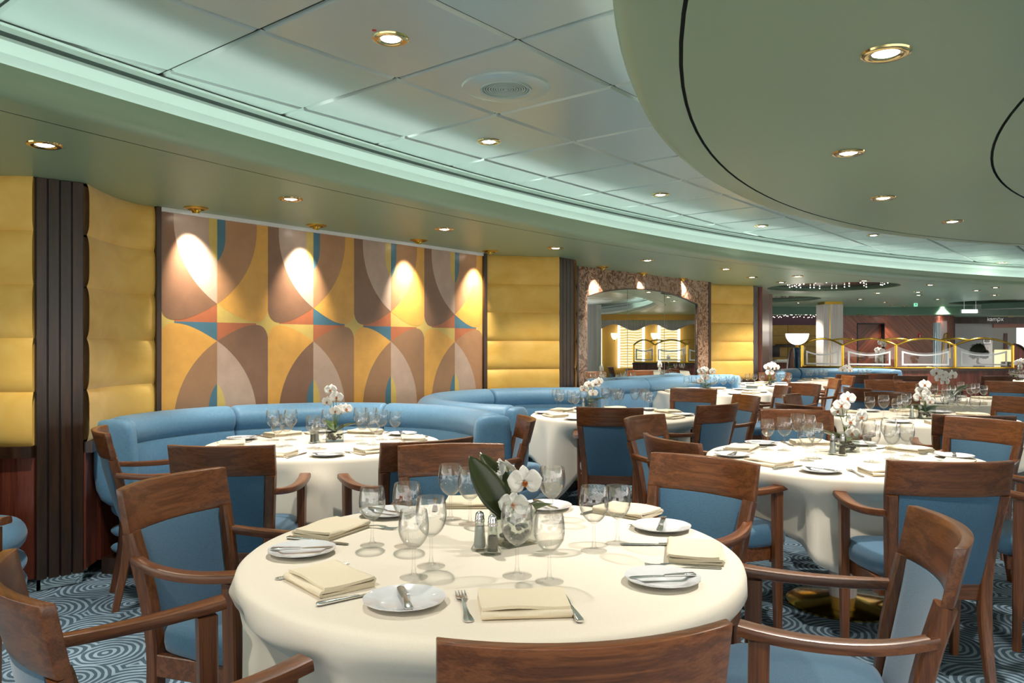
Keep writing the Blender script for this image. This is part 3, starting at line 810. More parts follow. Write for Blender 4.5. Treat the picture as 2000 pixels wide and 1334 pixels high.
# ------------------------------------------------------------------ chairs
def build_chair():
    t = thing('dining_armchair', 'x', 'chair', (0, 0, 0), 0, 'walnut dining armchairs')
    def sag(x, k): return -k*(1-(x/0.225)**2)
    # seat
    bm = bm_new(); rows = []
    n, m_ = 12, 12
    def outline(s):                         # s: 0..1 around a rounded trapezoid
        pass
    prof = [(0.93, 0.398), (0.985, 0.405), (1.0, 0.425), (0.995, 0.45), (0.96, 0.47), (0.86, 0.483), (0.6, 0.492), (0.3, 0.495)]
    ang = [2*PI*i/48 for i in range(48)]
    def sup(a, k):
        c, s_ = math.cos(a), math.sin(a); e = 0.32
        x = (abs(c)**e)*(1 if c >= 0 else -1); y = (abs(s_)**e)*(1 if s_ >= 0 else -1)
        hw = 0.222 if y > 0 else 0.222+0.035*y
        return x*hw*k, -0.02+y*0.205*k
    rings = []
    for k, z in prof: rings.append([bm.verts.new((*sup(a, k), z)) for a in ang])
    for a, b in zip(rings[:-1], rings[1:]):
        for i in range(48): bm.faces.new((a[i], a[(i+1) % 48], b[(i+1) % 48], b[i]))
    bm.faces.new(rings[-1]); bm.faces.new(rings[0][::-1])
    obj('seat', bm, M_BLUE, t, True, 60)
    # apron
    bm = bm_new()
    for x in (-0.195, 0.195): box(bm, x-0.012, x+0.012, -0.20, 0.12, 0.335, 0.40)
    box(bm, -0.2, 0.2, 0.11, 0.135, 0.335, 0.40)
    bevel(bm, 0.003, 1)
    obj('seat_frame', bm, W_X, t, False)
    # rear stiles (floor to rail)
    for s in (-1, 1):
        bm = bm_new()
        pts = [(s*0.172, -0.285, 0.0), (s*0.168, -0.245, 0.2), (s*0.168, -0.222, 0.36), (s*0.178, -0.245, 0.52), (s*0.203, -0.295, 0.75)]
        pts = bez(pts[0], (s*0.168, -0.225, 0.27), (s*0.165, -0.20, 0.42), pts[-1], 10)
        sc = [(0.72+0.28*min(1, i/4), 0.75+0.25*min(1, i/4)) for i in range(11)]
        sweep(bm, pts, rrect(0.044, 0.042, 0.006, 1), (0, 1, 0), True, sc)
        obj('leg', bm, W_Z, t, True, 35)
    # front legs carrying the arms
    for s in (-1, 1):
        bm = bm_new()
        sweep(bm, [(s*0.226, 0.098, 0.0), (s*0.230, 0.092, 0.33), (s*0.234, 0.088, 0.648)], rrect(0.038, 0.046, 0.005, 1), (0, 1, 0), True, [(0.72, 0.72), (0.95, 0.95), (1.0, 1.0)])
        obj('leg', bm, W_Z, t, True, 35)
    # arms
    for s in (-1, 1):
        bm = bm_new()
        pts = bez((s*0.204, -0.276, 0.672), (s*0.250, -0.18, 0.655), (s*0.262, -0.04, 0.645), (s*0.238, 0.132, 0.672), 14)
        sc = [(0.66+0.44*min(1, max(0, (i-2)/12)), 1.0) for i in range(15)]
        sweep(bm, pts, rrect(0.05, 0.027, 0.007, 2), (0, 0, 1), True, sc)
        obj('armrest', bm, W_Y, t, True, 35)
    # curved top rail, lower rail, upholstered panel
    def curved(name, zl, zu, hl, hu, kl, ku, yl, yu, th0, th1, matl, puff=0.0, nx=16, nz=6):
        bm = bm_new(); F_, B_ = [], []
        for j in range(nz+1):
            v = j/nz; z = zl+(zu-zl)*v; h = hl+(hu-hl)*v; y0 = yl+(yu-yl)*v; k = kl+(ku-kl)*v
            rf, rb = [], []
            for i in range(nx+1):
                x = h*(2*i/nx-1)
                y = y0-k*(1-(x/0.225)**2)
                pf = puff*((1-abs(2*i/nx-1)**4)*(1-abs(2*v-1)**4))**0.5 if puff else 0
                rf.append(bm.verts.new((x, y+th1+pf, z))); rb.append(bm.verts.new((x, y-th0-pf*0.6, z)))
            F_.append(rf); B_.append(rb)
        for A in (F_, B_):
            for a, b in zip(A[:-1], A[1:]):
                for i in range(nx): bm.faces.new((a[i], a[i+1], b[i+1], b[i]))
        for i in range(nx):
            bm.faces.new((F_[0][i], F_[0][i+1], B_[0][i+1], B_[0][i])); bm.faces.new((F_[-1][i], F_[-1][i+1], B_[-1][i+1], B_[-1][i]))
        for j in range(nz):
            for i in (0, nx): bm.faces.new((F_[j][i], F_[j+1][i], B_[j+1][i], B_[j][i]))
        if not puff:
            bmesh.ops.recalc_face_normals(bm, faces=bm.faces[:])
            eds = [e for e in bm.edges if len(e.link_faces) == 2 and e.calc_face_angle(0) > 0.9]
            bmesh.ops.bevel(bm, geom=eds, offset=0.003, segments=2, profile=0.5, affect='EDGES', clamp_overlap=True)
        return obj(name, bm, matl, t, True, 40)
    curved('top_rail', 0.748, 0.88, 0.226, 0.228, 0.048, 0.056, -0.290, -0.318, 0.014, 0.012, W_X)
    curved('lower_rail', 0.335, 0.40, 0.160, 0.162, 0.012, 0.018, -0.215, -0.222, 0.012, 0.012, W_X)
    curved('back_panel', 0.40, 0.747, 0.152, 0.182, 0.018, 0.046, -0.222, -0.289, 0.012, 0.012, M_BLUE, 0.012)
    return t
CHAIR0 = build_chair()
TABLES = dict(near=V2(-0.055, 2.16), booth=V2(-1.08, 4.5), right=V2(1.67, 3.93), arch=V2(0.82, 6.3), mid=V2(3.18, 6.05), far=V2(4.44, 7.9), mirror=V2(2.42, 9.35), pier=V2(3.70, 10.85), divider=V2(5.2, 12.25), edge=V2(8.2, 11.9))
# pixel of the rail's middle, its top row, facing (degrees, or the table faced), label
CH = [
 (1146, 1226, 'near', 'walnut chair at the bottom centre, its back rail towards the viewer'),
 ('xy', (1.0, 1.86), 'near', 'walnut chair at lower right, side-on, pale blue seat, drawn to the near table'),
 (1371, 895, 'near', 'walnut chair with broad grain rail at the right back of the near table'),
 (882, 869, 'near', 'walnut chair facing the viewer across the near table, behind the orchid'),
 ('xy', (-1.08, 2.51), 'near', 'walnut chair with light oval grain, left of the near table'),
 ('xy', (-0.905, 1.465), 'near', 'walnut chair cut by the bottom left corner, back turned'),
 (434, 868, 90, 'dark walnut chair back in front of the booth table, left one'),
 (835, 858, 122, 'dark walnut chair back in front of the booth table, right one'),
 ('xy', (-2.05, 3.95), 29, 'walnut chair beside the dark pilaster, at the left end of the booth sofa'),
 ('xy', (0.06, 4.52), 186, 'walnut chair seen side-on at the right end of the booth sofa'),
 (1191, 795, 'arch', 'dark walnut chair with its back turned, in front of the mirror booth table'),
 (1401, 789, 128, 'walnut chair back turned, at the right front of the mirror booth table'),
 ('xy', (1.95, 6.5), 190, 'narrow side-on walnut chair at the right of the mirror booth table'),
 (1354, 759, 240, 'walnut chair facing the viewer at the back of the mirror booth table'),
 (1853, 898, 'right', 'walnut chair with full dark blue back in front of the right table'),
 (1313, 855, 'right', 'walnut chair at the left of the right table, rail just above another rail'),
 (1262, 813, 'right', 'walnut chair with pale curved rail, at the left back of the right table'),
 (1556, 801, 'right', 'walnut chair facing the viewer behind glasses of the right table'),
 ('xy', (2.70, 4.46), 'right', 'walnut chair with light blue back at the right of the right table'),
 ('xy', (2.62, 3.28), 'right', 'walnut chair cut by the right edge, only an arm and seat in view'),
 (1901, 810, 'mid', 'walnut chair rail half hidden behind the light blue chair back'),
 (1742, 766, 257, 'walnut chair facing the viewer at the back of the middle table'),
 (1549, 771, 'mid', 'walnut chair with pale rail at the left back of the middle table'),
 (1562, 790, 'mid', 'walnut chair with low dark rail at the left of the middle table'),
 (1990, 776, 200, 'walnut chair cut by the right edge, beside the middle table'),
 ('xy', (3.42, 7.70), 'far', 'walnut chair with dark curved rail at the left of the fourth right-hand table'),
 (1788, 746, 'far', 'walnut chair facing the viewer behind the orchid of the fourth right-hand table'),
 (1967, 745, 222, 'walnut chair with olive grain at the right back of the fourth right-hand table'),
 (1527, 754, 178, 'walnut chair turned left, its arm reaching to the far mirror-wall table'),
 (1570, 749, 205, 'small walnut chair with ringed grain beyond the far mirror-wall table'),
 ('xy', (3.98, 9.62), 172, 'walnut chair with tall blue side at the far centre right'),
 ('xy', (4.55, 10.55), 176, 'narrow walnut chair beyond the tall blue-sided chair'),
 (1664, 731, 85, 'dark walnut chair back in front of the far right sofa'),
 (1726, 742, 270, 'walnut chair with wide curved rail facing the viewer, far centre right'),
 (1722, 729.3, 88, 'walnut chair rail just behind the wide curved rail'),
 (1778, 733.6, 90, 'walnut chair back seen just below the second divider pane'),
 (1947, 734, 95, 'reddish walnut chair back below the end of the glass divider'),
 ('xy', (-2.26, 2.56), 2, 'walnut chair past the left edge, only an arm tip in view'),
 ('xy', (3.95, 11.72), 250, 'walnut chair half hidden by glasses on the pier table'),
]
CHAIRS = []
for i, (a, b, f, label) in enumerate(CH):
    if a == 'xy': R = V2(*b)
    else:
        q = P(a, b, 0.88); R = V2(q.x, q.y)
    if isinstance(f, str): d = (TABLES[f]-R).normalized()
    else: d = V2(math.cos(math.radians(f)), math.sin(math.radians(f)))
    loc = R+d*0.31
    rz = math.atan2(d.y, d.x)-PI/2
    if i == 0:
        c = CHAIR0; c.location = (loc.x, loc.y, 0); c.rotation_euler = (0, 0, rz); c['label'] = label
    else: c = dup(CHAIR0, (loc.x, loc.y, 0), rz, label)
    CHAIRS.append((loc, d))
for ch in list(CHAIR0.children):
    if ch.name.startswith('armrest'): bpy.data.objects.remove(ch)
    elif ch.name.startswith('leg') and max(v.co.y for v in ch.data.vertices) > 0: ch.scale = (0.86, 1.0, 0.58)

# ------------------------------------------------------------------ tables and cloths
ZTAB = 0.735
def build_table(name_label, c, R):
    t = thing('pedestal_table', name_label, 'table', (c.x, c.y, 0), 0, 'round pedestal tables')
    bm = bm_new(); lathe(bm, [(0, 0.70), (R-0.02, 0.70), (R-0.005, 0.708), (R-0.005, ZTAB-0.008), (R-0.02, ZTAB), (0, ZTAB)], 64); obj('table_top', bm, W_DARK, t)
    bm = bm_new(); lathe(bm, [(0.062, 0.03), (0.066, 0.06), (0.066, 0.69), (0.10, 0.70)], 32); obj('pedestal', bm, M_PALE, t)
    bm = bm_new()
    for z in (0.2, 0.36, 0.5): lathe(bm, [(0.066, z-0.006), (0.073, z), (0.066, z+0.006)], 32)
    obj('brass_band', bm, M_BRASS, t)
    bm = bm_new(); lathe(bm, [(0, 0), (0.27, 0), (0.272, 0.008), (0.25, 0.02), (0.08, 0.04), (0.06, 0.045), (0, 0.045)], 48); obj('base', bm, M_BRASS, t)
    return t
def cloth(label, c, R, seed, square=0.0, matl=None, zt=0.0, drop0=0.31, corner=None):
    rnd = random.Random(seed); bm = bm_new()
    nA = 160; ph = [rnd.uniform(0, 2*PI) for _ in range(4)]; n1, n2 = rnd.choice((9, 10)), rnd.choice((14, 15))
    sq0 = rnd.uniform(0, PI/2)
    if corner is not None: sq0 = math.radians(corner)
    near_ch = []
    for loc, d in CHAIRS:
        v = loc-c
        if v.length < 1.25: near_ch.append((math.atan2(v.y, v.x), v.length-0.20))
    ringsR = [0.0, 0.25, 0.5, 0.75, 0.9, 0.955]
    rings = [[bm.verts.new((c.x, c.y, ZTAB+0.004+zt))]]
    for k in ringsR[1:]:
        rings.append([bm.verts.new((c.x+R*k*math.cos(2*PI*i/nA), c.y+R*k*math.sin(2*PI*i/nA), ZTAB+0.004+zt)) for i in range(nA)])
    steps = [0.985, 1.0, 1.006]
    zz = [ZTAB+0.002+zt, ZTAB-0.006+zt, ZTAB-0.02+zt]
    for k, z in zip(steps, zz):
        rings.append([bm.verts.new((c.x+R*k*math.cos(2*PI*i/nA), c.y+R*k*math.sin(2*PI*i/nA), z)) for i in range(nA)])
    nd = 9
    for j in range(1, nd+1):
        v = j/nd; ring = []
        for i in range(nA):
            a = 2*PI*i/nA
            drop = drop0+0.10*square*max(0, math.cos(4*(a-sq0)))**2*1.0+0.012*math.sin(3*a+ph[2])
            z = ZTAB-0.02-drop*v+zt
            fold = (math.sin(n1*a+ph[0]+0.5*math.sin(2*a+ph[3]))+0.55*math.sin(n2*a+ph[1]))
            amp = 0.034*min(1, v*3.2)+0.012*v
            r = R*1.006+0.020*min(1, v*3)+0.012*v+amp*fold*0.62
            for ca, dist in near_ch:
                da = (a-ca+PI) % (2*PI)-PI
                wd = math.atan2(0.27, max(dist, .3))
                if abs(da) < wd*1.5 and z < 0.69:
                    lim = (dist-0.012)/max(0.5, math.cos(min(abs(da), 1.0)))
                    k = min(1, max(0, (1.5*wd-abs(da))/(0.5*wd))) * min(1, (0.69-z)/0.10)
                    if r > lim: r = r+(max(lim, 0.42)-r)*k
            ring.append(bm.verts.new((c.x+r*math.cos(a), c.y+r*math.sin(a), z)))
        rings.append(ring)
    for i in range(nA): bm.faces.new((rings[0][0], rings[1][i], rings[1][(i+1) % nA]))
    for a, b in zip(rings[1:-1], rings[2:]):
        for i in range(nA): bm.faces.new((a[i], b[i], b[(i+1) % nA], a[(i+1) % nA]))
    o = obj('tablecloth', bm, matl or M_CLOTH, None, True, 180)
    md = o.modifiers.new('thick', 'SOLIDIFY'); md.thickness = 0.0015; md.offset = -1
    tag(o, label, 'tablecloth', 'ivory tablecloths')
    return o
TN = dict(near='the near table', booth='the mural booth table', right='the right-hand table', arch='the mirror booth table', mid='the middle right table', far='the fourth right-hand table', mirror='the far mirror-wall table', pier='the table by the wood pier', divider='the far sofa table', edge='the far right-edge table')
RT = {k: 0.66 for k in TABLES}
RT['near'] = 0.665; RT['pier'] = 0.56
for i, (k, c) in enumerate(TABLES.items()):
    build_table('round pedestal table under the cloth of '+TN[k], c, RT[k])
    cloth('ivory linen tablecloth draped over '+TN[k], c, RT[k]+0.008, 20+i, dict(right=1.0, mid=1.0, arch=3.2).get(k, 0.3), None, 0.0, 0.29 if k == 'arch' else 0.31, 220 if k == 'arch' else None)
ZC_ = ZTAB+0.0045                           # cloth surface
cl = cloth('olive gold underlay showing below the cloth of '+TN['arch'], TABLES['arch'], 0.600, 77, 0.0, M_UNDER, -0.004, 0.42)

# ------------------------------------------------------------------ blue booth sofas
PB = smooth_prof([(0.13, 0.44), (0.13, 0.80), (0.0, 0.82), (-0.055, 0.72), (-0.065, 0.58), (-0.03, 0.42)], 2)
PR = [(0.035+0.105*math.cos(a), 0.803+0.093*math.sin(a)) for a in [2*PI*i/18 for i in range(18)]]
def roll(u0, u1, z0, z1): return smooth_prof([(u0, z0), (u1, z0), (u1, z1), (u0, z1)], 3)
def arc_pts(c, r, a0, a1, n=28):
    return [V2(c[0]+r*math.cos(math.radians(a0+(a1-a0)*i/n)), c[1]+r*math.sin(math.radians(a0+(a1-a0)*i/n))) for i in range(n+1)]
def path_cut(path, f0, f1):
    L = [0]
    for a, b in zip(path[:-1], path[1:]): L.append(L[-1]+(b-a).length)
    tot = L[-1]
    def at(s):
        for i in range(len(L)-1):
            if s <= L[i+1]+1e-9: return path[i].lerp(path[i+1], (s-L[i])/max(1e-9, L[i+1]-L[i]))
        return path[-1]
    n = max(3, int(len(path)*(f1-f0))+2)
    return [at(tot*(f0+(f1-f0)*i/n)) for i in range(n+1)]
def spline(pts, n=8):
    out = []
    p = [Vector(q) for q in pts]; p = [2*p[0]-p[1]]+p+[2*p[-1]-p[-2]]
    for i in range(1, len(p)-2):
        for k in range(n):
            t = k/n; a, b, c, d = p[i-1:i+3]
            out.append(0.5*((2*b)+(c-a)*t+(2*a-5*b+4*c-d)*t*t+(3*b-a-3*c+d)*t**3))
    out.append(p[-2]); return out
def sofa(path, seams, label, ends=(True, True), seat=True, seat_in=-0.5, spath=None):
    t = thing('booth_sofa', label, 'sofa', (0, 0, 0), 0, 'blue upholstered booth sofas')
    fr = [0.0]+seams+[1.0]
    L = sum((b-a).length for a, b in zip(path[:-1], path[1:]))
    gp = 0.002/L
    for a, b in zip(fr[:-1], fr[1:]):
        pth = path_cut(path, a+gp, b-gp)
        bm = bm_new(); plan_sweep(bm, pth, PB, True, 0.03); obj('back_cushion', bm, M_SOFA, t, True, 70)
        bm = bm_new(); plan_sweep(bm, pth, PR, True, 0.03); obj('bolster', bm, M_SOFA, t, True, 70)
    for end, on in ((0, ends[0]), (-1, ends[1])):
        if not on: continue
        p = path[end]; q = path[1] if end == 0 else path[-2]
        d = (p-q).normalized(); base = [p-d*0.015, p+d*0.03, p+d*0.075]
        if end == 0: base = base[::-1]
        bm = bm_new(); plan_sweep(bm, base, smooth_prof([(0.145, 0.40), (0.145, 0.85), (0.11, 0.885), (-0.045, 0.885), (-0.085, 0.82), (-0.085, 0.40)], 2), True, 0.028); obj('end_cushion', bm, M_SOFA, t, True, 70)
    bm = bm_new(); plan_sweep(bm, path, [(0.135, 0.08), (0.135, 0.78), (0.16, 0.78), (0.16, 0.08)]); obj('outer_panel', bm, W_MAHOG, t, False)
    bm = bm_new(); plan_sweep(bm, path, [(-0.38, 0.0), (-0.38, 0.09), (0.13, 0.09), (0.13, 0.0)]); obj('plinth', bm, W_DARK, t, False)
    if seat:
        for nme, z0, z1, u0 in (('seat_cushion', 0.285, 0.46, seat_in), ('seat_roll', 0.185, 0.29, seat_in+0.02), ('seat_roll', 0.09, 0.19, seat_in)):
            bm = bm_new(); plan_sweep(bm, spath or path, roll(u0, 0.10, z0, z1), True, 0.05); obj(nme, bm, M_SOFA, t, True, 70)
    return t
sofa(arc_pts((-1.17, 4.45), 1.04, 181, 13), [0.29, 0.635], 'curved blue booth sofa under the mural')
sofa(arc_pts((0.47, 6.32), 1.10, 246, 76, 30), [0.42, 0.70], 'curved blue booth sofa right of the mural, its wooden end towards the viewer', (True, False))
sofa(spline([(0.84, 8.02), (0.99, 8.60), V2(1.16, 8.86), V2(1.90, 9.68), V2(2.62, 10.47), (2.85, 10.62), (3.0, 10.55)]), [0.45], 'straight blue booth sofa running below the arched mirror')
sofa(spline([(4.12, 11.75), (4.42, 12.75), (4.75, 13.25), (5.2, 13.4), (5.85, 13.38), (6.2, 13.2), (6.28, 12.85)]), [0.52], 'far blue booth sofa in front of the brass and glass divider')
sofa(arc_pts((-3.21, 3.40), 0.50, 175, 8), [0.5], 'blue booth sofa cut by the left edge, only stacked seat rolls in view', (False, False), True, -0.3, arc_pts((-2.94, 3.55), 0.52, 48, -10, 8))

# ------------------------------------------------------------------ table things
def build_glass(name, H_, rb, rf, label='x'):
    t = thing(name, label, 'wine glass')
    hs = 0.42*H_
    out = [(0.004, hs-0.004)]+[(rb*math.sin(a)**0.80 if a > 0 else 0.0, 0) for a in []]
    prof = []
    for i in range(13):                     # outer bowl
        v = i/12
        z = hs+(H_-hs)*v
        r = rb*min(1, (1-(1-min(1, v/0.55))**2.0)**0.62) if v < 0.55 else rb*(1-0.14*((v-0.55)/0.45)**1.8)
        prof.append((max(r, 0.0042), z))
    inn = [(max(r-0.0011, 0.0), z+(0.003 if i == 0 else 0.0008)) for i, (r, z) in enumerate(prof)]
    inn[0] = (0.0, hs+0.006)
    bm = bm_new(); lathe(bm, prof+[(prof[-1][0]-0.0004, H_+0.0009)]+inn[::-1][:-1]+[(0.0, hs+0.006)], 32); obj('bowl', bm, M_GLASS, t, True, 60)
    bm = bm_new(); lathe(bm, [(0.012, 0.006), (0.006, 0.012), (0.0042, 0.03), (0.0038, hs*0.6), (0.0042, hs-0.002)], 12); obj('stem', bm, M_GLASS, t, True, 60)
    bm = bm_new(); lathe(bm, [(0.0, 0.0), (rf, 0.0), (rf+0.0006, 0.0012), (rf, 0.0022), (0.013, 0.006), (0.0, 0.007)], 32); obj('foot', bm, M_FOOT, t, True, 60)
    return t
G_BIG = build_glass('wine_glass', 0.178, 0.0405, 0.036); G_SMALL = build_glass('wine_glass', 0.165, 0.0375, 0.034)
def far_glass(src):
    bm = bm_new()
    for c in src.children: bm.from_mesh(c.data)
    o = obj('wine_glass', bm, M_GLASS, None, True, 60); o.hide_render = False
    return o
FG_BIG, FG_SMALL = far_glass(G_BIG), far_glass(G_SMALL)
GL = dict(
 near=[(727, 1065, 0), (795, 1067, 1), (808, 1128, 0), (842, 1106, 1), (880, 1014, 1), (918, 1024, 1), (1010, 1125, 1), (1073, 1136, 0), (1077, 1020, 1), (1082, 1010, 0), (1160, 1076, 1), (1206, 1062, 0)],
 booth=[(533, 860, 1), (542, 873, 0), (560, 871, 1), (568, 859, 1), (612, 875, 1), (626, 877, 0), (641, 858, 1), (703, 853, 1), (708, 867, 1), (725, 853, 1), (730, 869, 0), (745, 859, 1), (772, 858, 0)],
 right=[(1499, 879, 0), (1532, 880, 1), (1558, 870, 1), (1579, 873, 1), (1576, 900, 0), (1592, 896, 1), (1702, 903, 1), (1742, 897, 0), (1736, 884, 1), (1771, 891, 0), (1697, 880, 0)],
 arch=[(1075, 800, 1), (1094, 802, 1), (1116, 805, 1), (1124, 806, 0), (1182, 797, 1), (1199, 797, 0), (1212, 789, 1), (1221, 789, 0), (1246, 797, 1), (1258, 800, 1), (1268, 803, 0), (1276, 797, 1), (1085, 787, 0)],
 mid=[(1699, 817, 0), (1726, 817, 1), (1752, 822, 0), (1763, 820, 1), (1770, 812, 1), (1854, 815, 1), (1878, 816, 1), (1904, 817, 0), (1834, 808, 0), (1846, 806, 0)],
 far=[(1796, 781, 0), (1810, 781, 0), (1821, 789, 1), (1846, 792, 1), (1858, 790, 1), (1896, 786, 1), (1905, 784, 1), (1921, 786, 0), (1876, 776, 0)],
 mirror=[(1341, 762, 0), (1355, 762, 0), (1378, 761, 1), (1393, 765, 1), (1413, 764, 1), (1429, 763, 1), (1444, 763, 0), (1402, 757, 1)],
 pier=[(1460, 753, 0), (1474, 753, 0), (1488, 754, 0), (1513, 753, 0), (1528, 753, 0), (1541, 753, 0)],
 divider=[(1577, 743, 0), (1584, 743, 0), (1594, 742, 0), (1604, 743, 1), (1612, 744, 1), (1680, 742, 0), (1688, 742, 0), (1697, 742, 0)],
 edge=[(1975, 742, 0), (1986, 743, 0), (1994, 742, 0)])
for k, lst in GL.items():
    nearT = k in ('near', 'booth', 'right')
    for n, (a, b, big) in enumerate(sorted(lst)):
        q = P(a, b, ZC_)
        c = TABLES[k]; v = V2(q.x, q.y)-c
        if v.length > RT[k]-0.05: v = v*((RT[k]-0.05)/v.length)
        lab = ('larger' if big else 'smaller')+' clear wine glass, '+ORD[n]+' from the left on '+TN[k]
        src = ((G_BIG if big else G_SMALL) if nearT else (FG_BIG if big else FG_SMALL))
        g_ = dup(src, (c.x+v.x, c.y+v.y, ZC_), 0, lab, 'wine glasses on '+TN[k]); g_['category'] = 'wine glass'
for o in (G_BIG, G_SMALL):
    for ch in list(o.children): bpy.data.objects.remove(ch)
    bpy.data.objects.remove(o)
for o in (FG_BIG, FG_SMALL): bpy.data.objects.remove(o)

# napkin: linen folded over twice, seen from the side as a flattened coil
def build_napkin():
    bm = bm_new()
    path = [(0.066, 0.0035), (0.0, 0.0035), (-0.064, 0.0035), (-0.0715, 0.005), (-0.0735, 0.0085), (-0.070, 0.012), (-0.062, 0.0125), (0.0, 0.0105), (0.058, 0.0110), (0.0655, 0.0125), (0.068, 0.016), (0.0645, 0.0195), (0.057, 0.0195), (0.0, 0.0185), (-0.045, 0.0195), (-0.062, 0.0205)]
    th_ = 0.0066
    nx = 10
    tp, bt = [], []
    for i, (y, z) in enumerate(path):
        a = path[max(0, i-1)]; b = path[min(len(path)-1, i+1)]
        d = V2(b[0]-a[0], b[1]-a[1]).normalized(); n = V2(-d.y, d.x)
        rt, rb_ = [], []
        for k in range(nx+1):
            u = 2*k/nx-1
            x = 0.096*u*(1-0.035*(i % 4)/4)
            dz = 0.0025*math.sin(3.1*u+i)*(i/len(path))
            rt.append(bm.verts.new((x, y+n.x*th_/2, max(0.0006, z+n.y*th_/2+dz)))); rb_.append(bm.verts.new((x, y-n.x*th_/2, max(0.0002, z-n.y*th_/2+dz))))
        tp.append(rt); bt.append(rb_)
    for A in (tp, bt):
        for a, b in zip(A[:-1], A[1:]):
            for k in range(nx): bm.faces.new((a[k], a[k+1], b[k+1], b[k]))
    for j in range(len(path)-1):
        for k in (0, nx): bm.faces.new((tp[j][k], tp[j+1][k], bt[j+1][k], bt[j][k]))
    for j in (0, len(path)-1):
        for k in range(nx): bm.faces.new((tp[j][k], tp[j][k+1], bt[j][k+1], bt[j][k]))
    return obj('folded_napkin', bm, M_NAPKIN, None, True, 70)
def build_plate():
    bm = bm_new()
    lathe(bm, [(0, 0.003), (0.05, 0.003), (0.056, 0.005), (0.064, 0.010), (0.088, 0.0145), (0.0905, 0.0155), (0.090, 0.0135), (0.062, 0.006), (0.05, 0.0), (0, 0.0)], 72, scallop=0.006)
    return obj('bread_plate', bm, M_WHITE, None, True, 50)
def flat_shape(bm, half, z_of, th_):        # half: (y, halfwidth); symmetric sheet of thickness th_ following z_of(y)
    T, B = [], []
    for y, w2 in half:
        z = z_of(y)
        T.append([bm.verts.new((x, y, z+th_*(1-0.5*abs(x)/max(w2, 1e-4)))) for x in (-w2, -w2*0.5, 0, w2*0.5, w2)])
        B.append([bm.verts.new((x, y, z)) for x in (-w2, -w2*0.5, 0, w2*0.5, w2)])
    for A in (T, B):
        for a, b in zip(A[:-1], A[1:]):
            for k in range(4): bm.faces.new((a[k], a[k+1], b[k+1], b[k]))
    for j in range(len(half)-1):
        for k in (0, 4): bm.faces.new((T[j][k], T[j+1][k], B[j+1][k], B[j][k]))
    for j in (0, -1):
        for k in range(4): bm.faces.new((T[j][k], T[j][k+1], B[j][k+1], B[j][k]))
def zf(y): return 0.0012+0.006*math.exp(-((y-0.03)/0.03)**2)
def build_fork():
    t = thing('dinner_fork', 'x', 'fork')
    bm = bm_new()
    flat_shape(bm, [(-0.095, 0.006), (-0.088, 0.0105), (-0.07, 0.0095), (-0.04, 0.006), (0.0, 0.0038), (0.03, 0.0035), (0.04, 0.006), (0.05, 0.0115), (0.058, 0.0125)], zf, 0.0032)
    obj('handle', bm, M_STEEL, t, True, 50)
    for k in range(4):
        bm = bm_new(); x = -0.0105+0.007*k
        sweep(bm, [(x*0.98, 0.056, 0.0025), (x, 0.07, 0.0018), (x, 0.085, 0.003), (x*1.02, 0.098, 0.006)], rrect(0.004, 0.0026, 0.0008, 1), (0, 0, 1), True, [(1, 1), (1, 1), (.9, .9), (.5, .6)])
        obj('tine', bm, M_STEEL, t, True, 50)
    return t
def build_knife(s=1.0, nm_='table_knife'):
    t = thing(nm_, 'x', 'knife')
    bm = bm_new()
    pts = [(0, -0.105*s, 0.004), (0, -0.10*s, 0.0045), (0, -0.06*s, 0.0045), (0, -0.02*s, 0.0042), (0, -0.005*s, 0.004)]
    sweep(bm, pts, rrect(0.017, 0.0075, 0.003, 2), (0, 0, 1), True, [(0.6, 0.6), (1, 1), (0.85, 0.95), (0.6, 0.8), (0.55, 0.7)]); obj('handle', bm, M_STEEL, t, True, 50)
    bm = bm_new()
    flat_shape(bm, [(-0.008*s, 0.005), (0.0, 0.006), (0.03*s, 0.0085), (0.075*s, 0.0095), (0.095*s, 0.0085), (0.105*s, 0.003)], lambda y: 0.0028, 0.0012); obj('blade', bm, M_STEEL, t, True, 50)
    return t
NAP0, PLT0, FRK0, KNF0, BUT0 = build_napkin(), build_plate(), build_fork(), build_knife(), build_knife(0.78, 'butter_knife')
PLACE = {0: 'far-side right', 1: 'far-side', 2: 'far-side left', 3: 'viewer-side left', 4: 'viewer-side', 5: 'viewer-side right'}
def pname(a): return PLACE[int(round((a-30)/60)) % 6]
def put(src, x, y, z, rz, label, cat, group):
    o = copy_tree(src); o.location = (x, y, z); o.rotation_euler = (0, 0, rz); o['label'] = label; o['category'] = cat; o['group'] = group
    return o
rnd = random.Random(3)
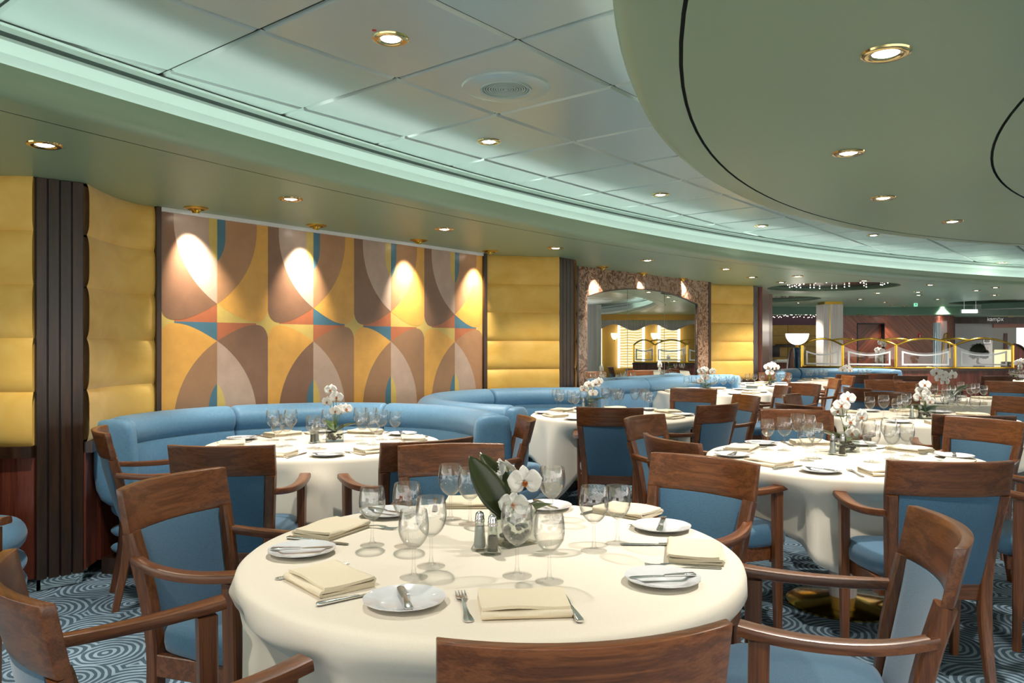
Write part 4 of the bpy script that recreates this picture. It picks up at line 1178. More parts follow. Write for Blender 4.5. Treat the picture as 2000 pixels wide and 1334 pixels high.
def setting(tk, a, nap=None, plate=None, cutlery=True, fork=None, knife=None, butter=0.6):
    c = TABLES[tk]; ar = math.radians(a); out = V2(math.cos(ar), math.sin(ar)); f = -out; left = V2(-f.y, f.x)
    nm_ = 'at the '+pname(a)+' place of '+TN[tk]
    rz = math.atan2(f.y, f.x)-PI/2
    nn = nap or c+out*0.51; jit = rnd.uniform(-0.12, 0.12)
    put(NAP0, nn.x, nn.y, ZC_, rz+jit, 'folded ivory linen napkin '+nm_, 'napkin', 'napkins on '+TN[tk])
    pp = plate or nn+left*0.27+f*0.03
    if (pp-c).length > RT[tk]-0.10: pp = c+(pp-c).normalized()*(RT[tk]-0.10)
    put(PLT0, pp.x, pp.y, ZC_, 0, 'white bread plate '+nm_, 'plate', 'bread plates on '+TN[tk])
    if cutlery:
        fp = fork or nn+left*0.13+f*0.0
        put(FRK0, fp.x, fp.y, ZC_, rz+rnd.uniform(-.08, .08), 'steel fork left of the napkin '+nm_, 'fork', 'forks on '+TN[tk])
        kp = knife or nn-left*0.125
        put(KNF0, kp.x, kp.y, ZC_, rz+rnd.uniform(-.06, .1), 'steel knife right of the napkin '+nm_, 'knife', 'knives on '+TN[tk])
        put(BUT0, pp.x, pp.y, ZC_+0.0115, rz+butter, 'butter knife on the plate '+nm_, 'knife', 'butter knives on '+TN[tk])
def p2(a, b):
    q = P(a, b, ZC_); return V2(q.x, q.y)
setting('near', -81, p2(1022, 1187), p2(790, 1179), True, p2(907, 1186), p2(1111, 1184), 0.1)
setting('near', 219, p2(645, 1138), p2(590, 1081), True, p2(610, 1118), p2(705, 1166), -0.5)
setting('near', 160, p2(650, 1038), p2(738, 1000), True, p2(720, 1030), p2(620, 1058), -0.2)
setting('near', 94, p2(925, 986), p2(1078, 984), True, p2(1010, 984), p2(850, 988), 0.4)
setting('near', 46, p2(1225, 1003), p2(1318, 1031), True, p2(1268, 1019), p2(1170, 996), 0.5)
setting('near', -7, p2(1355, 1084), p2(1294, 1137), True, p2(1335, 1108), p2(1283, 1065), 0.25)
for k, a0, cut_ in (('booth', 254, True), ('right', 267, True), ('arch', 261, False), ('mid', 257, False), ('far', 263, False), ('mirror', 250, False), ('pier', 275, False), ('divider', 270, False)):
    for i in range(6): setting(k, (a0+60*i) % 360, None, None, cut_)
for o in (NAP0, PLT0): bpy.data.objects.remove(o)
for o in (FRK0, KNF0, BUT0):
    for ch in list(o.children): bpy.data.objects.remove(ch)
    bpy.data.objects.remove(o)

# shakers
def build_shaker(kind):
    t = thing(kind+'_shaker', 'x', 'shaker')
    bm = bm_new(); lathe(bm, [(0.0, 0.0), (0.024, 0.0), (0.0245, 0.004), (0.017, 0.018), (0.0145, 0.05), (0.0125, 0.078), (0.0112, 0.078), (0.0128, 0.05), (0.0145, 0.02), (0.016, 0.008), (0, 0.008)], 10); obj('body', bm, M_VASE, t, False)
    bm = bm_new(); lathe(bm, [(0, 0.0085), (0.015, 0.0085), (0.0135, 0.02), (0.0118, 0.05), (0.0108, 0.066 if kind == 'salt' else 0.03), (0, 0.066 if kind == 'salt' else 0.03)], 10); obj('contents', bm, M_SALT if kind == 'salt' else M_PEPPER, t)
    bm = bm_new(); lathe(bm, [(0.0125, 0.076), (0.0138, 0.078), (0.0128, 0.082), (0.0138, 0.085), (0.0122, 0.089), (0.0125, 0.094), (0.0105, 0.103), (0.005, 0.107), (0, 0.108)], 16); obj('cap', bm, M_CHROME, t)
    return t
SALT0, PEP0 = build_shaker('salt'), build_shaker('pepper')
for k, s_, p_ in (('near', (937, 1074), (962, 1082)), ('booth', (618, 864), (611, 866)), ('right', (1626, 888), (1645, 890)), ('mid', (1781, 818), (1797, 818)), ('arch', (1139, 801), (1147, 799)), ('far', (1862, 784), (1868, 784))):
    q = p2(*s_); put(SALT0, q.x, q.y, ZC_, 0, 'glass salt shaker with chrome cap beside the orchid on '+TN[k], 'salt shaker', 'salt shakers')
    q = p2(*p_); put(PEP0, q.x, q.y, ZC_, 0.3, 'glass pepper shaker with chrome cap beside the orchid on '+TN[k], 'pepper shaker', 'pepper shakers')
for o in (SALT0, PEP0):
    for ch in list(o.children): bpy.data.objects.remove(ch)
    bpy.data.objects.remove(o)

# glass cube vases of dark pebbles, and the orchids in them
def vase(k, q, rz, w2=0.05, h=0.10):
    t = thing('cube_vase', 'square glass vase of dark pebbles on '+TN[k], 'vase', (q.x, q.y, ZC_), rz, 'glass vases with pebbles')
    bm = bm_new()
    for x0, x1, y0, y1 in ((-w2, w2, -w2, -w2+.004), (-w2, w2, w2-.004, w2), (-w2, -w2+.004, -w2+.004, w2-.004), (w2-.004, w2, -w2+.004, w2-.004)): box(bm, x0, x1, y0, y1, 0.006, h)
    box(bm, -w2, w2, -w2, w2, 0, 0.006)
    obj('glass_wall', bm, M_VASE, t, False)
    bm = bm_new(); r_ = random.Random(int(q.x*1000))
    for i in range(26):
        m = Matrix.Translation((r_.uniform(-w2+.014, w2-.014), r_.uniform(-w2+.014, w2-.014), 0.014+r_.random()*0.035)) @ Matrix.Diagonal((1, r_.uniform(.7, 1), r_.uniform(.6, .8), 1))
        bmesh.ops.create_icosphere(bm, subdivisions=1, radius=r_.uniform(.009, .013), matrix=m)
    o = obj('pebbles', bm, M_PEBBLE, t); o['kind'] = 'stuff'
    return t
def petal(bm, ln, wd, ang, cup, base=0.004, n=7):
    """one rounded petal in the flower's own plane (x, y), z towards the viewer of the flower"""
    ca, sa = math.cos(ang), math.sin(ang); T, B = [], []
    for i in range(n+1):
        v = i/n; r = base+ln*v; hw = wd*(math.sin(PI*min(1, 0.08+0.92*v))**0.75 if v < 1 else 0.02)
        rt, rb_ = [], []
        for k in range(5):
            u = k/2-1
            z = cup*(v*v)+0.15*hw*u*u-0.002*math.sin(5*v+3*u)
            x_, y_ = r, hw*u
            for lst, dz in ((rt, 0.0007), (rb_, -0.0007)): lst.append(bm.verts.new((ca*x_-sa*y_, sa*x_+ca*y_, z+dz)))
        T.append(rt); B.append(rb_)
    for A in (T, B):
        for a, b in zip(A[:-1], A[1:]):
            for k in range(4): bm.faces.new((a[k], a[k+1], b[k+1], b[k]))
    for j in range(n):
        for k in (0, 4): bm.faces.new((T[j][k], T[j+1][k], B[j+1][k], B[j][k]))
    for j in (0, -1):
        for k in range(4): bm.faces.new((T[j][k], T[j][k+1], B[j][k+1], B[j][k]))
bm = bm_new()
for a, ln, wd in ((90, .034, .013), (215, .034, .012), (325, .034, .012)): petal(bm, ln, wd, math.radians(a), -0.004)
for a in (8, 172): petal(bm, .038, .025, math.radians(a), 0.006)
fo = obj('flower', bm, M_PETAL, None, True, 180); FL_ME = fo.data; bpy.data.objects.remove(fo)
bm = bm_new(); petal(bm, .016, .007, -PI/2, .012, .001, 5); petal(bm, .010, .005, -PI/4, .012, .001, 5); petal(bm, .010, .005, -3*PI/4, .012, .001, 5)
bmesh.ops.create_icosphere(bm, subdivisions=1, radius=.004, matrix=Matrix.Translation((0, 0, .006)))
fo = obj('lip', bm, M_LIP, None, True, 180); LP_ME = fo.data; bpy.data.objects.remove(fo)
def leaf_mesh(ln, wd, droop, name, matl, parent, M_):
    bm = bm_new(); T, B = [], []
    n = 12
    for i in range(n+1):
        v = i/n; hw = wd*(math.sin(PI*(0.04+0.96*v))**0.7)*(1-0.25*v) if i < n else 0.001
        rt, rb_ = [], []
        for k in range(7):
            u = k/3-1; z = ln*droop*(-v*v)+0.35*hw*abs(u)**1.4
            for lst, dz in ((rt, 0.0008), (rb_, -0.0008)): lst.append(bm.verts.new(M_ @ Vector((hw*u, ln*v, z+dz))))
        T.append(rt); B.append(rb_)
    for A in (T, B):
        for a, b in zip(A[:-1], A[1:]):
            for k in range(6): bm.faces.new((a[k], a[k+1], b[k+1], b[k]))
    for j in range(n):
        for k in (0, 6): bm.faces.new((T[j][k], T[j+1][k], B[j+1][k], B[j][k]))
    for j in (0, -1):
        for k in range(6): bm.faces.new((T[j][k], T[j][k+1], B[j][k+1], B[j][k]))
    return obj(name, bm, matl, parent, True, 180)
def orchid(label, base, stems, flowers, leaves, s=1.0):
    """base: world point; stems: lists of local points; flowers: (local point, facing vector, scale); leaves: (yaw, pitch, length, width, droop, dark)"""
    t = thing('orchid_plant', label, 'orchid', base, 0, 'white orchids')
    for st in stems:
        bm = bm_new(); sweep(bm, [Vector(p) for p in spline3(st)], circ(0.0022, 6), (0.3, 0.9, 0.1)); obj('stem', bm, M_STEM, t, True, 180)
    for p, d, sc in flowers:
        fl = link(bpy.data.objects.new('flower', FL_ME), t); fl.location = p
        fl.rotation_euler = Vector(d).to_track_quat('Z', 'Y').to_euler(); fl.scale = (sc,)*3
        lp_ = link(bpy.data.objects.new('lip', LP_ME), fl); lp_.location = (0, 0, 0.001); lp_.scale = (0.75,)*3
    for lf in leaves:
        if lf[0] == 'dir':
            _, v_, nrm, wd, droop, dark, off = lf; v_ = Vector(v_); y_ = v_.normalized(); x_ = y_.cross(Vector(nrm)).normalized(); z_ = x_.cross(y_)
            M_ = Matrix.Translation(off) @ Matrix((x_, y_, z_)).transposed().to_4x4()
            leaf_mesh(v_.length, wd, droop, 'leaf', M_LEAF if dark else M_LEAF2, t, M_); continue
        yaw, pitch, ln, wd, droop, dark = lf
        M_ = Matrix.Rotation(math.radians(yaw), 4, 'Z') @ Matrix.Rotation(math.radians(pitch), 4, 'X') @ Matrix.Translation((0, 0.008, 0))
        leaf_mesh(ln, wd, droop, 'leaf', M_LEAF if dark else M_LEAF2, t, M_)
    return t
def spline3(pts, n=5):
    p = [Vector(q) for q in pts]; p = [2*p[0]-p[1]]+p+[2*p[-1]-p[-2]]; out = []
    for i in range(1, len(p)-2):
        for k in range(n):
            t = k/n; a, b, c, d = p[i-1:i+3]
            out.append(0.5*((2*b)+(c-a)*t+(2*a-5*b+4*c-d)*t*t+(3*b-a-3*c+d)*t**3))
    out.append(p[-2]); return out
def place_orchid(k, vpx, fl_px, leaves, rzv=0.3, fscale=1.0, stem_mid=None, w2=0.05, vh=0.10):
    q = P(*vpx, ZC_); vase(k, q, rzv, w2, vh)
    b = Vector((q.x, q.y, ZC_+0.05)); fls = []
    for i, (a, c, dy, d, sc) in enumerate(fl_px):
        w_ = D(a, c, q.y+dy); fls.append((w_-b, d, sc*fscale))
    pts = sorted([f[0] for f in fls], key=lambda v: v.z)
    st = []
    hi = pts[-1]
    st.append([(0, 0, 0), (hi.x*0.15, hi.y*.2, hi.z*0.45), (hi.x*0.6, hi.y*.7, hi.z*0.85), tuple(hi-Vector((0, -0.004, 0.0)))])
    for f in pts[:-1]: st.append([(0, 0, 0.0), (f.x*0.3, f.y*0.3+.01, f.z*0.55+.01), (f.x*0.85, f.y*0.9+.008, f.z*0.95), tuple(f+Vector((0, 0.003, 0)))])
    return orchid('white orchid in the pebble vase on '+TN[k], b, st, fls, leaves)
place_orchid('near', (1003, 1060), [(966, 920, 0.05, (-.4, -.6, .5), 1.0), (990, 912, 0.06, (.5, .3, .6), 1.0), (1024, 941, -0.02, (.25, -.9, .15), 1.25), (1003, 986, -0.05, (-.1, -.9, .35), 1.05), (1022, 1003, -0.03, (.5, -.7, .0), 0.95)],
             [('dir', (-0.105, 0.02, 0.172), (0.25, -1, 0.25), 0.047, 0.06, True, (-0.02, -0.03, 0.03)), ('dir', (-0.085, 0.06, 0.145), (0.5, -0.8, 0.3), 0.04, 0.06, True, (-0.01, 0.0, 0.06)), (-55, 40, 0.13, 0.04, 0.45, True), (150, 35, 0.12, 0.035, 0.4, False), (-120, 60, 0.10, 0.03, 0.3, True)], 0.6)
place_orchid('booth', (654, 862), [(646, 762, 0, (-.2, -.9, .2), 1.0), (657, 776, 0, (.3, -.9, 0), 1.0), (639, 785, 0, (-.4, -.8, 0), 0.9), (666, 800, 0, (.5, -.8, 0), 1.0), (655, 803, -0.03, (-.1, -.9, 0), 0.9), (676, 799, 0.0, (.7, -.7, .1), 1.0)],
             [(40, 40, 0.14, 0.035, 0.3, False), (-60, 35, 0.15, 0.035, 0.35, True), (130, 30, 0.12, 0.03, 0.3, True)], 0.2)
place_orchid('right', (1652, 882), [(1656, 778, 0, (-.2, -.9, .1), 1.0), (1644, 792, 0, (-.5, -.8, 0), 1.1), (1637, 803, 0.03, (-.6, -.7, 0), 1.0), (1661, 824, 0, (0, -.9, .1), 1.15), (1682, 814, 0, (.4, -.8, 0), 1.15), (1664, 846, -0.03, (0, -.9, -.2), 1.0)],
             [(75, 28, 0.19, 0.045, 0.15, True), (100, 35, 0.15, 0.045, 0.25, True), (-40, 20, 0.12, 0.03, 0.3, False)], 0.15)
place_orchid('arch', (1153, 799), [(1141, 760, 0, (-.3, -.9, 0), 1.1), (1150, 752, 0, (0, -.9, .2), 1.1), (1163, 750, 0, (.2, -.9, .2), 1.2), (1170, 745, 0, (.4, -.9, 0), 1.0), (1158, 768, 0, (.1, -.9, 0), 1.1)],
             [(-70, 30, 0.16, 0.035, 0.3, True), (60, 30, 0.13, 0.03, 0.3, True)], 0.4)
place_orchid('mid', (1808, 818), [(1806, 752, 0, (0, -.9, .2), 1.2), (1800, 764, 0, (-.3, -.9, 0), 1.2), (1808, 770, 0, (.3, -.9, 0), 1.2), (1797, 776, 0, (-.2, -.9, 0), 1.3), (1816, 784, 0, (.3, -.9, 0), 1.1)],
             [(70, 25, 0.20, 0.045, 0.4, False), (-70, 30, 0.22, 0.045, 0.5, True), (20, 40, 0.14, 0.04, 0.4, True)], 0.1)
place_orchid('far', (1862, 786), [(1829, 728, 0, (-.4, -.9, 0), 1.4), (1841, 732, 0, (-.1, -.9, .2), 1.4), (1835, 739, 0, (-.2, -.9, 0), 1.2), (1860, 733, 0, (.3, -.9, 0), 1.4), (1845, 745, 0, (0, -.9, 0), 1.2)],
             [(-75, 45, 0.24, 0.06, 0.3, True), (-40, 40, 0.18, 0.06, 0.4, True), (60, 40, 0.14, 0.04, 0.3, False)], 0.3)
place_orchid('mirror', (1378, 764), [(1370, 725, 0, (-.2, -.9, 0), 1.3), (1376, 722, 0, (0, -.9, .2), 1.2), (1391, 726, 0, (.4, -.9, 0), 1.3), (1377, 737, 0, (0, -.9, 0), 1.4), (1368, 744, 0, (-.3, -.9, 0), 1.1)],
             [(70, 30, 0.2, 0.03, 0.3, True), (-70, 30, 0.18, 0.03, 0.3, False)], 0.2)
place_orchid('pier', (1502, 754), [(1500, 717, 0, (-.2, -.9, 0), 1.5), (1508, 714, 0, (0, -.9, .2), 1.5), (1516, 718, 0, (.4, -.9, 0), 1.4), (1503, 728, 0, (0, -.9, 0), 1.5)], [(-70, 30, 0.15, 0.03, 0.3, True)], 0.2)
place_orchid('divider', (1651, 744), [(1646, 722, 0, (-.3, -.9, 0), 1.5), (1654, 718, 0, (0, -.9, .2), 1.5), (1660, 723, 0, (.4, -.9, 0), 1.5)], [(70, 30, 0.14, 0.03, 0.3, True)], 0.2)
place_orchid('edge', (1990, 744), [(1988, 709, 0, (-.3, -.9, 0), 1.5), (1996, 706, 0, (0, -.9, .2), 1.5), (1992, 717, 0, (.4, -.9, 0), 1.5)], [(70, 40, 0.16, 0.03, 0.3, False)], 0.2)

# ------------------------------------------------------------------ the far room
def Zat(py, Y): return ZC-(py-HZ)/F*Y
def Xat(px, Y): return (px-1000)/F*Y
ZL = 2.01
bm = bm_new()
fp = spline([V2(2.0, 18.0), V2(5.0, 18.25), V2(8.0, 18.6), V2(10.0, 18.4), V2(10.6, 17.9)], 8)
va = [bm.verts.new((p.x, p.y, ZL)) for p in fp]; vb = [bm.verts.new((p.x, p.y, ZS)) for p in fp]; vc = [bm.verts.new((p.x, 31, ZL)) for p in fp]
for i in range(len(fp)-1):
    bm.faces.new((va[i], va[i+1], vb[i+1], vb[i])); bm.faces.new((va[i], va[i+1], vc[i+1], vc[i])).material_index = 1
fp2 = spline([V2(10.6, 17.9), V2(10.9, 18.5), V2(12.5, 19.2), V2(16, 19.6), V2(25.5, 20)], 8)
va = [bm.verts.new((p.x, p.y, ZL)) for p in fp2]; vb = [bm.verts.new((p.x, p.y, ZS)) for p in fp2]; vc = [bm.verts.new((p.x, 31, ZL)) for p in fp2]
for i in range(len(fp2)-1):
    bm.faces.new((va[i], va[i+1], vb[i+1], vb[i])); bm.faces.new((va[i], va[i+1], vc[i+1], vc[i])).material_index = 1
struct('ceiling_far', bm, [M_GREEN_D, M_GREEN])
# hanging green wave forms at the right
bm = bm_new()
wp = spline([V2(10.2, 16.9), V2(10.9, 16.2), V2(12.5, 15.7), V2(15, 15.4), V2(18, 15.8)], 8)
plan_sweep(bm, wp, [(-0.02, 2.07), (-0.02, ZS), (0.5, ZS), (0.5, 2.07)])
struct('ceiling_wave', bm, M_GREEN_D, True)

# gold fabric wall, plum frieze, mahogany walls, recessed door
YG = 18.9
bm = bm_new(); box(bm, Xat(1440, YG), Xat(1602, YG), YG, YG+.1, 0, Zat(634, YG)); struct('wall_far', bm, W_MAHOG)
root = thing('gold_fabric_wall', 'gold fabric panelled wall behind the lamp bowl', 'wall panel')
xs = [Xat(1440, YG), Xat(1538, YG), Xat(1597, YG)]
zc = [Zat(718, YG), Zat(697, YG), Zat(676, YG), Zat(656, YG), Zat(635, YG)]
for i in range(2):
    for j in range(4):
        bm = bm_new(); rbox(bm, xs[i]+.004, xs[i+1]-.004, YG-.03, YG, zc[j]+.003, zc[j+1]-.003, 0.008, 2); obj('fabric_panel', bm, M_GOLDWALL, root)
bm = bm_new(); box(bm, Xat(1440, YG), Xat(1604, YG), YG, YG+.1, Zat(634, YG), ZL); struct('wall_far_frieze', bm, M_PLUM)
YW = 19.2
bm = bm_new()
x0, x1, xd0, xd1, zd = Xat(1596, YW), Xat(1822, YW), Xat(1675, YW), Xat(1728, YW), Zat(632, YW)
box(bm, x0, xd0, YW, YW+.1, 0, ZL); box(bm, xd1, x1, YW, YW+.1, 0, ZL); box(bm, xd0, xd1, YW, YW+.1, zd, ZL)
struct('wall_far_wood', bm, W_DIAG)
d = thing('service_door', 'recessed mahogany door in the far wood wall', 'door')
bm = bm_new(); rbox(bm, xd0+.01, xd1-.01, YW+.16, YW+.2, 0.01, zd-.01, .004, 1); obj('leaf', bm, W_DIAG2, d)
bm = bm_new(); box(bm, xd0-.02, xd0+.01, YW-.005, YW+.2, 0, zd); box(bm, xd1-.01, xd1+.005, YW-.002, YW+.2, 0, zd); box(bm, xd0-.02, xd1, YW-.005, YW+.2, zd-.01, zd+.015); obj('jamb', bm, M_BLACK, d, False)
bm = bm_new(); rbox(bm, xd0+.10, xd0+.13, YW+.13, YW+.16, 0.9, 1.15, .006); rbox(bm, xd0+.12, xd0+.27, YW+.10, YW+.13, 1.03, 1.06, .008); obj('handle', bm, M_BRASS, d)
bm = bm_new(); box(bm, x1, Xat(1850, YW+.4), YW+.1, YW+.4, 0, ZL); struct('wall_far_return', bm, W_MAHOG)
# white column
t = thing('stone_column', 'pale fluted stone column with a brass capital', 'column', (0, 0, 0))
YC = 16.4; cx, rr = Xat(1620, YC), 0.21
bm = bm_new(); box(bm, Xat(1601, YC), Xat(1613.3, YC), YC-.2, YC+.2, 0, ZS-.05); box(bm, Xat(1614.2, YC), Xat(1639, YC), YC-.2, YC+.2, 0, ZS-.05); bevel(bm, .006, 1); obj('shaft', bm, M_PALE, t)
bm = bm_new(); box(bm, Xat(1613, YC), Xat(1614.6, YC), YC-.195, YC+.19, 0, ZS-.05); obj('brass_inlay', bm, M_BRASS, t, False)
bm = bm_new(); box(bm, Xat(1604, YC), Xat(1638, YC), YC-.19, YC+.19, ZS-.05, ZS); obj('capital', bm, M_BRASS, t, False)

# brass and glass dividers on their low wall
def divider(nodes, zb, zpost, zpeak, zdip, label, rb=0.021, frost=True):
    t = thing('glass_divider', label, 'divider', (0, 0, 0), 0, 'brass framed glass dividers')
    bm = bm_new(); plan_sweep(bm, nodes, [(-0.09, 0.0), (-0.09, zb-.05), (0.09, zb-.05), (0.09, 0.0)]); obj('low_wall', bm, W_MAHOG, t, False)
    bm = bm_new(); plan_sweep(bm, nodes, [(-0.13, zb-.05), (-0.13, zb-.012), (0.13, zb-.012), (0.13, zb-.05)]); obj('ledge', bm, W_DARK, t, False)
    bm = bm_new(); plan_sweep(bm, nodes, smooth_prof([(-0.03, zb-.012), (-0.03, zb+.02), (0.03, zb+.02), (0.03, zb-.012)], 1)); obj('bottom_rail', bm, M_BRASS, t)
    for p in nodes:
        bm = bm_new(); sweep(bm, [(p.x, p.y, zb), (p.x, p.y, zpost)], circ(rb*1.2, 12), (0, 1, 0)); obj('post', bm, M_BRASS, t)
    for a, m_, b in zip(nodes[:-2], nodes[1:-1], nodes[2:]):
        A = m_.lerp(a, 0.25); B = m_.lerp(b, 0.25); za = zpost+(zpeak-zpost)*0.75; pts = []
        for i in range(13):
            u = i/12; q = A.lerp(B, u); pts.append((q.x, q.y+.03, za+(zpeak-.004-za)*(1-(2*u-1)**2)))
        bm = bm_new(); sweep(bm, pts, circ(rb*0.8, 10), ((B-A).y, -(B-A).x, 0)); obj('link_arch', bm, M_BRASS, t)
    for a, b in zip(nodes[:-1], nodes[1:]):
        pts = []
        for i in range(21):
            u = i/20; q = a.lerp(b, u); pts.append((q.x, q.y, zpost+(zpeak-zpost)*(1-(2*u-1)**2)))
        bm = bm_new(); sweep(bm, pts, circ(rb*0.85, 10), ((b-a).y, -(b-a).x, 0)); obj('arch', bm, M_BRASS, t)
        n = 16; d_ = (b-a).normalized(); nn = V2(-d_.y, d_.x)*0.004
        top = [zdip+(zpost-0.015-zdip)*(2*i/n-1)**2 for i in range(n+1)]
        bm = bm_new(); F_ = []
        for sgn in (1, -1):
            lo, hi = [], []
            for i in range(n+1):
                q = a.lerp(b, 0.03+0.94*i/n)+nn*sgn
                lo.append(bm.verts.new((q.x, q.y, zb+.02))); hi.append(bm.verts.new((q.x, q.y, top[i])))
            F_.append((lo, hi))
            for i in range(n): bm.faces.new((lo[i], lo[i+1], hi[i+1], hi[i]))
        for i in range(n): bm.faces.new((F_[0][1][i], F_[0][1][i+1], F_[1][1][i+1], F_[1][1][i]))
        for i in (0, n): bm.faces.new((F_[0][0][i], F_[0][1][i], F_[1][1][i], F_[1][0][i]))
        pane = obj('glass_pane', bm, M_PANE, t, False)
        if frost:
            bm = bm_new()
            def pt(u, z, sgn): q = a.lerp(b, u)-nn*1.4*sgn; return (q.x, q.y, z)
            bw = 0.028; Lb = (b-a).length; du = bw/Lb
            out_, inn_ = [(0.10, zb+.045)], [(0.10+du, zb+.045+bw)]
            for i in range(13):
                u = 0.10+0.80*i/12; zt = zdip-0.028+(zpost-0.043-zdip)*((u-.5)/.47)**2
                out_.append((u, zt))
                u2 = 0.10+du+(0.80-2*du)*i/12; inn_.append((u2, zdip-0.028-bw+(zpost-0.043-zdip)*((u2-.5)/.47)**2))
            out_.append((0.90, zb+.045)); inn_.append((0.90-du, zb+.045+bw))
            for sgn in (1, -1):
                vo = [bm.verts.new(pt(u, z, sgn)) for u, z in out_]; vi = [bm.verts.new(pt(u, z, sgn)) for u, z in inn_]
                for i in range(len(vo)): bm.faces.new((vo[i], vo[(i+1) % len(vo)], vi[(i+1) % len(vo)], vi[i]))
            obj('frosted_band', bm, M_FROST, pane, False)
    return t
nod = []
for px, Y in ((1567, 14.9), (1646, 14.45), (1750, 14.1), (1865, 14.0), (1978, 14.0)): nod.append(V2(Xat(px, Y), Y))
divider(nod, 0.88, 1.285, 1.41, 1.15, 'four bay brass and frosted glass divider on a low wood wall in the far room')
def end_panel(px0, px1, Y, ztop, label, flip=False):
    bm = bm_new(); x0, x1 = Xat(px0, Y), Xat(px1, Y); pts = []
    for i in range(13):
        a = PI/2*i/12; u = math.cos(a); pts.append(((x1-(x1-x0)*u) if not flip else (x0+(x1-x0)*u), 0.55+(ztop-0.55)*math.sin(a)))
    pts = [(pts[0][0], 0.0)]+pts+[((x1 if not flip else x0), 0.0)]
    f = [bm.verts.new((x, Y, z)) for x, z in pts]; b = [bm.verts.new((x, Y+.06, z)) for x, z in pts]
    bm.faces.new(f); bm.faces.new(b)
    for i in range(len(pts)): bm.faces.new((f[i], f[(i+1) % len(pts)], b[(i+1) % len(pts)], b[i]))
    o = obj('divider_end_panel', bm, W_MAHOG, None, False); tag(o, label, 'panel')
    bm = bm_new(); sweep(bm, [(x, Y-.005, z) for x, z in pts[:-1]], rrect(.02, .07, .004, 1), (0, 1, 0)); obj('edge_strip', bm, W_DARK, o)
end_panel(1537, 1549.5, 14.55, 1.235, 'curved wood end panel left of the blue lamp stand')
end_panel(1981, 2020, 14.4, 1.31, 'curved wood end panel at the far right of the divider', True)

# uplighter bowl lamp
YL = 14.3; xl = Xat(1557, YL)
t = thing('bowl_floor_lamp', 'uplighter lamp with white glass bowl on a tapered glossy blue stand', 'lamp', (xl, YL, 0))
bm = bm_new(); lathe(bm, [(0.0, 0.0), (0.10, 0.0), (0.10, 0.03), (0.028, 0.06), (0.03, 0.5), (0.058, 1.19), (0.062, 1.24), (0, 1.24)], 20); obj('stand', bm, M_BLUEGLAZE, t)
bm = bm_new(); lathe(bm, [(0, 1.24), (0.02, 1.24), (0.03, 1.255), (0.028, 1.275), (0.02, 1.285), (0.06, 1.297), (0, 1.30)], 16); obj('brass_knuckle', bm, M_BRASS, t)
bm = bm_new(); lathe(bm, [(0.0, 1.295)]+[(0.204*math.sin(a), 1.295+0.205*(1-math.cos(a))) for a in [PI/2*i/14 for i in range(1, 15)]]+[(0.198, 1.50), (0.0, 1.485)], 32); obj('bowl_shade', bm, E_BOWL, t)
pl = bpy.data.lights.new('lamp', 'POINT'); pl.energy = 2.5*LAMP; pl.color = (1, .9, .75); pl.shadow_soft_size = .1
po = link(bpy.data.objects.new('lamp', pl), t); po.location = (0, 0, 1.62)
# service desk with monitor
Yd = 15.6
t = thing('service_desk', 'white topped service desk behind the monitor by the wood pier', 'desk', (Xat(1515, Yd), Yd, 0))
bm = bm_new(); rbox(bm, -.42, .21, -.02, .5, 0, .94, .006); obj('cabinet', bm, W_MAHOG, t)
bm = bm_new(); rbox(bm, -.44, .23, -.05, .52, .94, .98, .008); obj('top', bm, M_WHITEP, t)
t = thing('computer_monitor', 'black computer monitor standing on the service desk', 'monitor', (Xat(1507, Yd-.02), Yd+.1, .98), .12)
bm = bm_new(); rbox(bm, -.22, .21, -.02, .02, .065, .30, .008); obj('screen', bm, M_BLACK, t)
bm = bm_new(); rbox(bm, -.03, .03, -.025, -.02, .14, .155, .001, 1); obj('badge', bm, M_WHITEP, t)
bm = bm_new(); sweep(bm, [(0, .02, 0.0), (0, .03, .16)], rrect(.05, .02, .004), (0, 1, 0)); lathe(bm, [(0, 0), (.1, 0), (.1, .01), (0, .012)], 24); obj('foot', bm, M_BLACK, t)
bm = bm_new(); rbox(bm, -.12, .12, -.08, .06, 0, .018, .004); o = obj('paper_stack', bm, M_WHITEP); o.location = (Xat(1528, Yd), Yd+.06, .98); tag(o, 'low stack of white papers on the service desk', 'papers')
bm = bm_new(); rbox(bm, -.36, .20, -.08, 0, 0, .07, .01); o = obj('wall_shelf', bm, W_DARK); o.location = (Xat(1543, YG-.03), YG-.03, Zat(678, YG)); tag(o, 'dark shelf strip across the gold fabric wall', 'shelf')
# fairy lights: a string along the far soffit and stars in the dome
def fairy(name, pts, label):
    t = thing(name, label, 'fairy lights')
    bm = bm_new(); sweep(bm, [p+Vector((0, 0, .006)) for p in pts], circ(.002, 4)); obj('cord', bm, M_BLACK, t)
    for p in pts:
        bm = bm_new(); bmesh.ops.create_icosphere(bm, subdivisions=1, radius=.009, matrix=Matrix.Translation(p)); obj('bulb', bm, E_FAIRY, t)
r_ = random.Random(5)
fairy('fairy_light_string', [D(1500+2.6*i, 615+r_.uniform(-1.5, 5.5), 18.6) for i in range(38)], 'string of fairy lights hung before the plum frieze of the far wall')
c, r = DOMES[0]
def dome_pt(a, k): return Vector((c.x+r*k*math.cos(a), c.y+r*k*math.sin(a), ZS+0.035))
fairy('dome_star_lights', [dome_pt(i*0.55, r_.uniform(.5, .92)) for i in range(30)], 'ring of star lights inside the nearer ceiling dome')
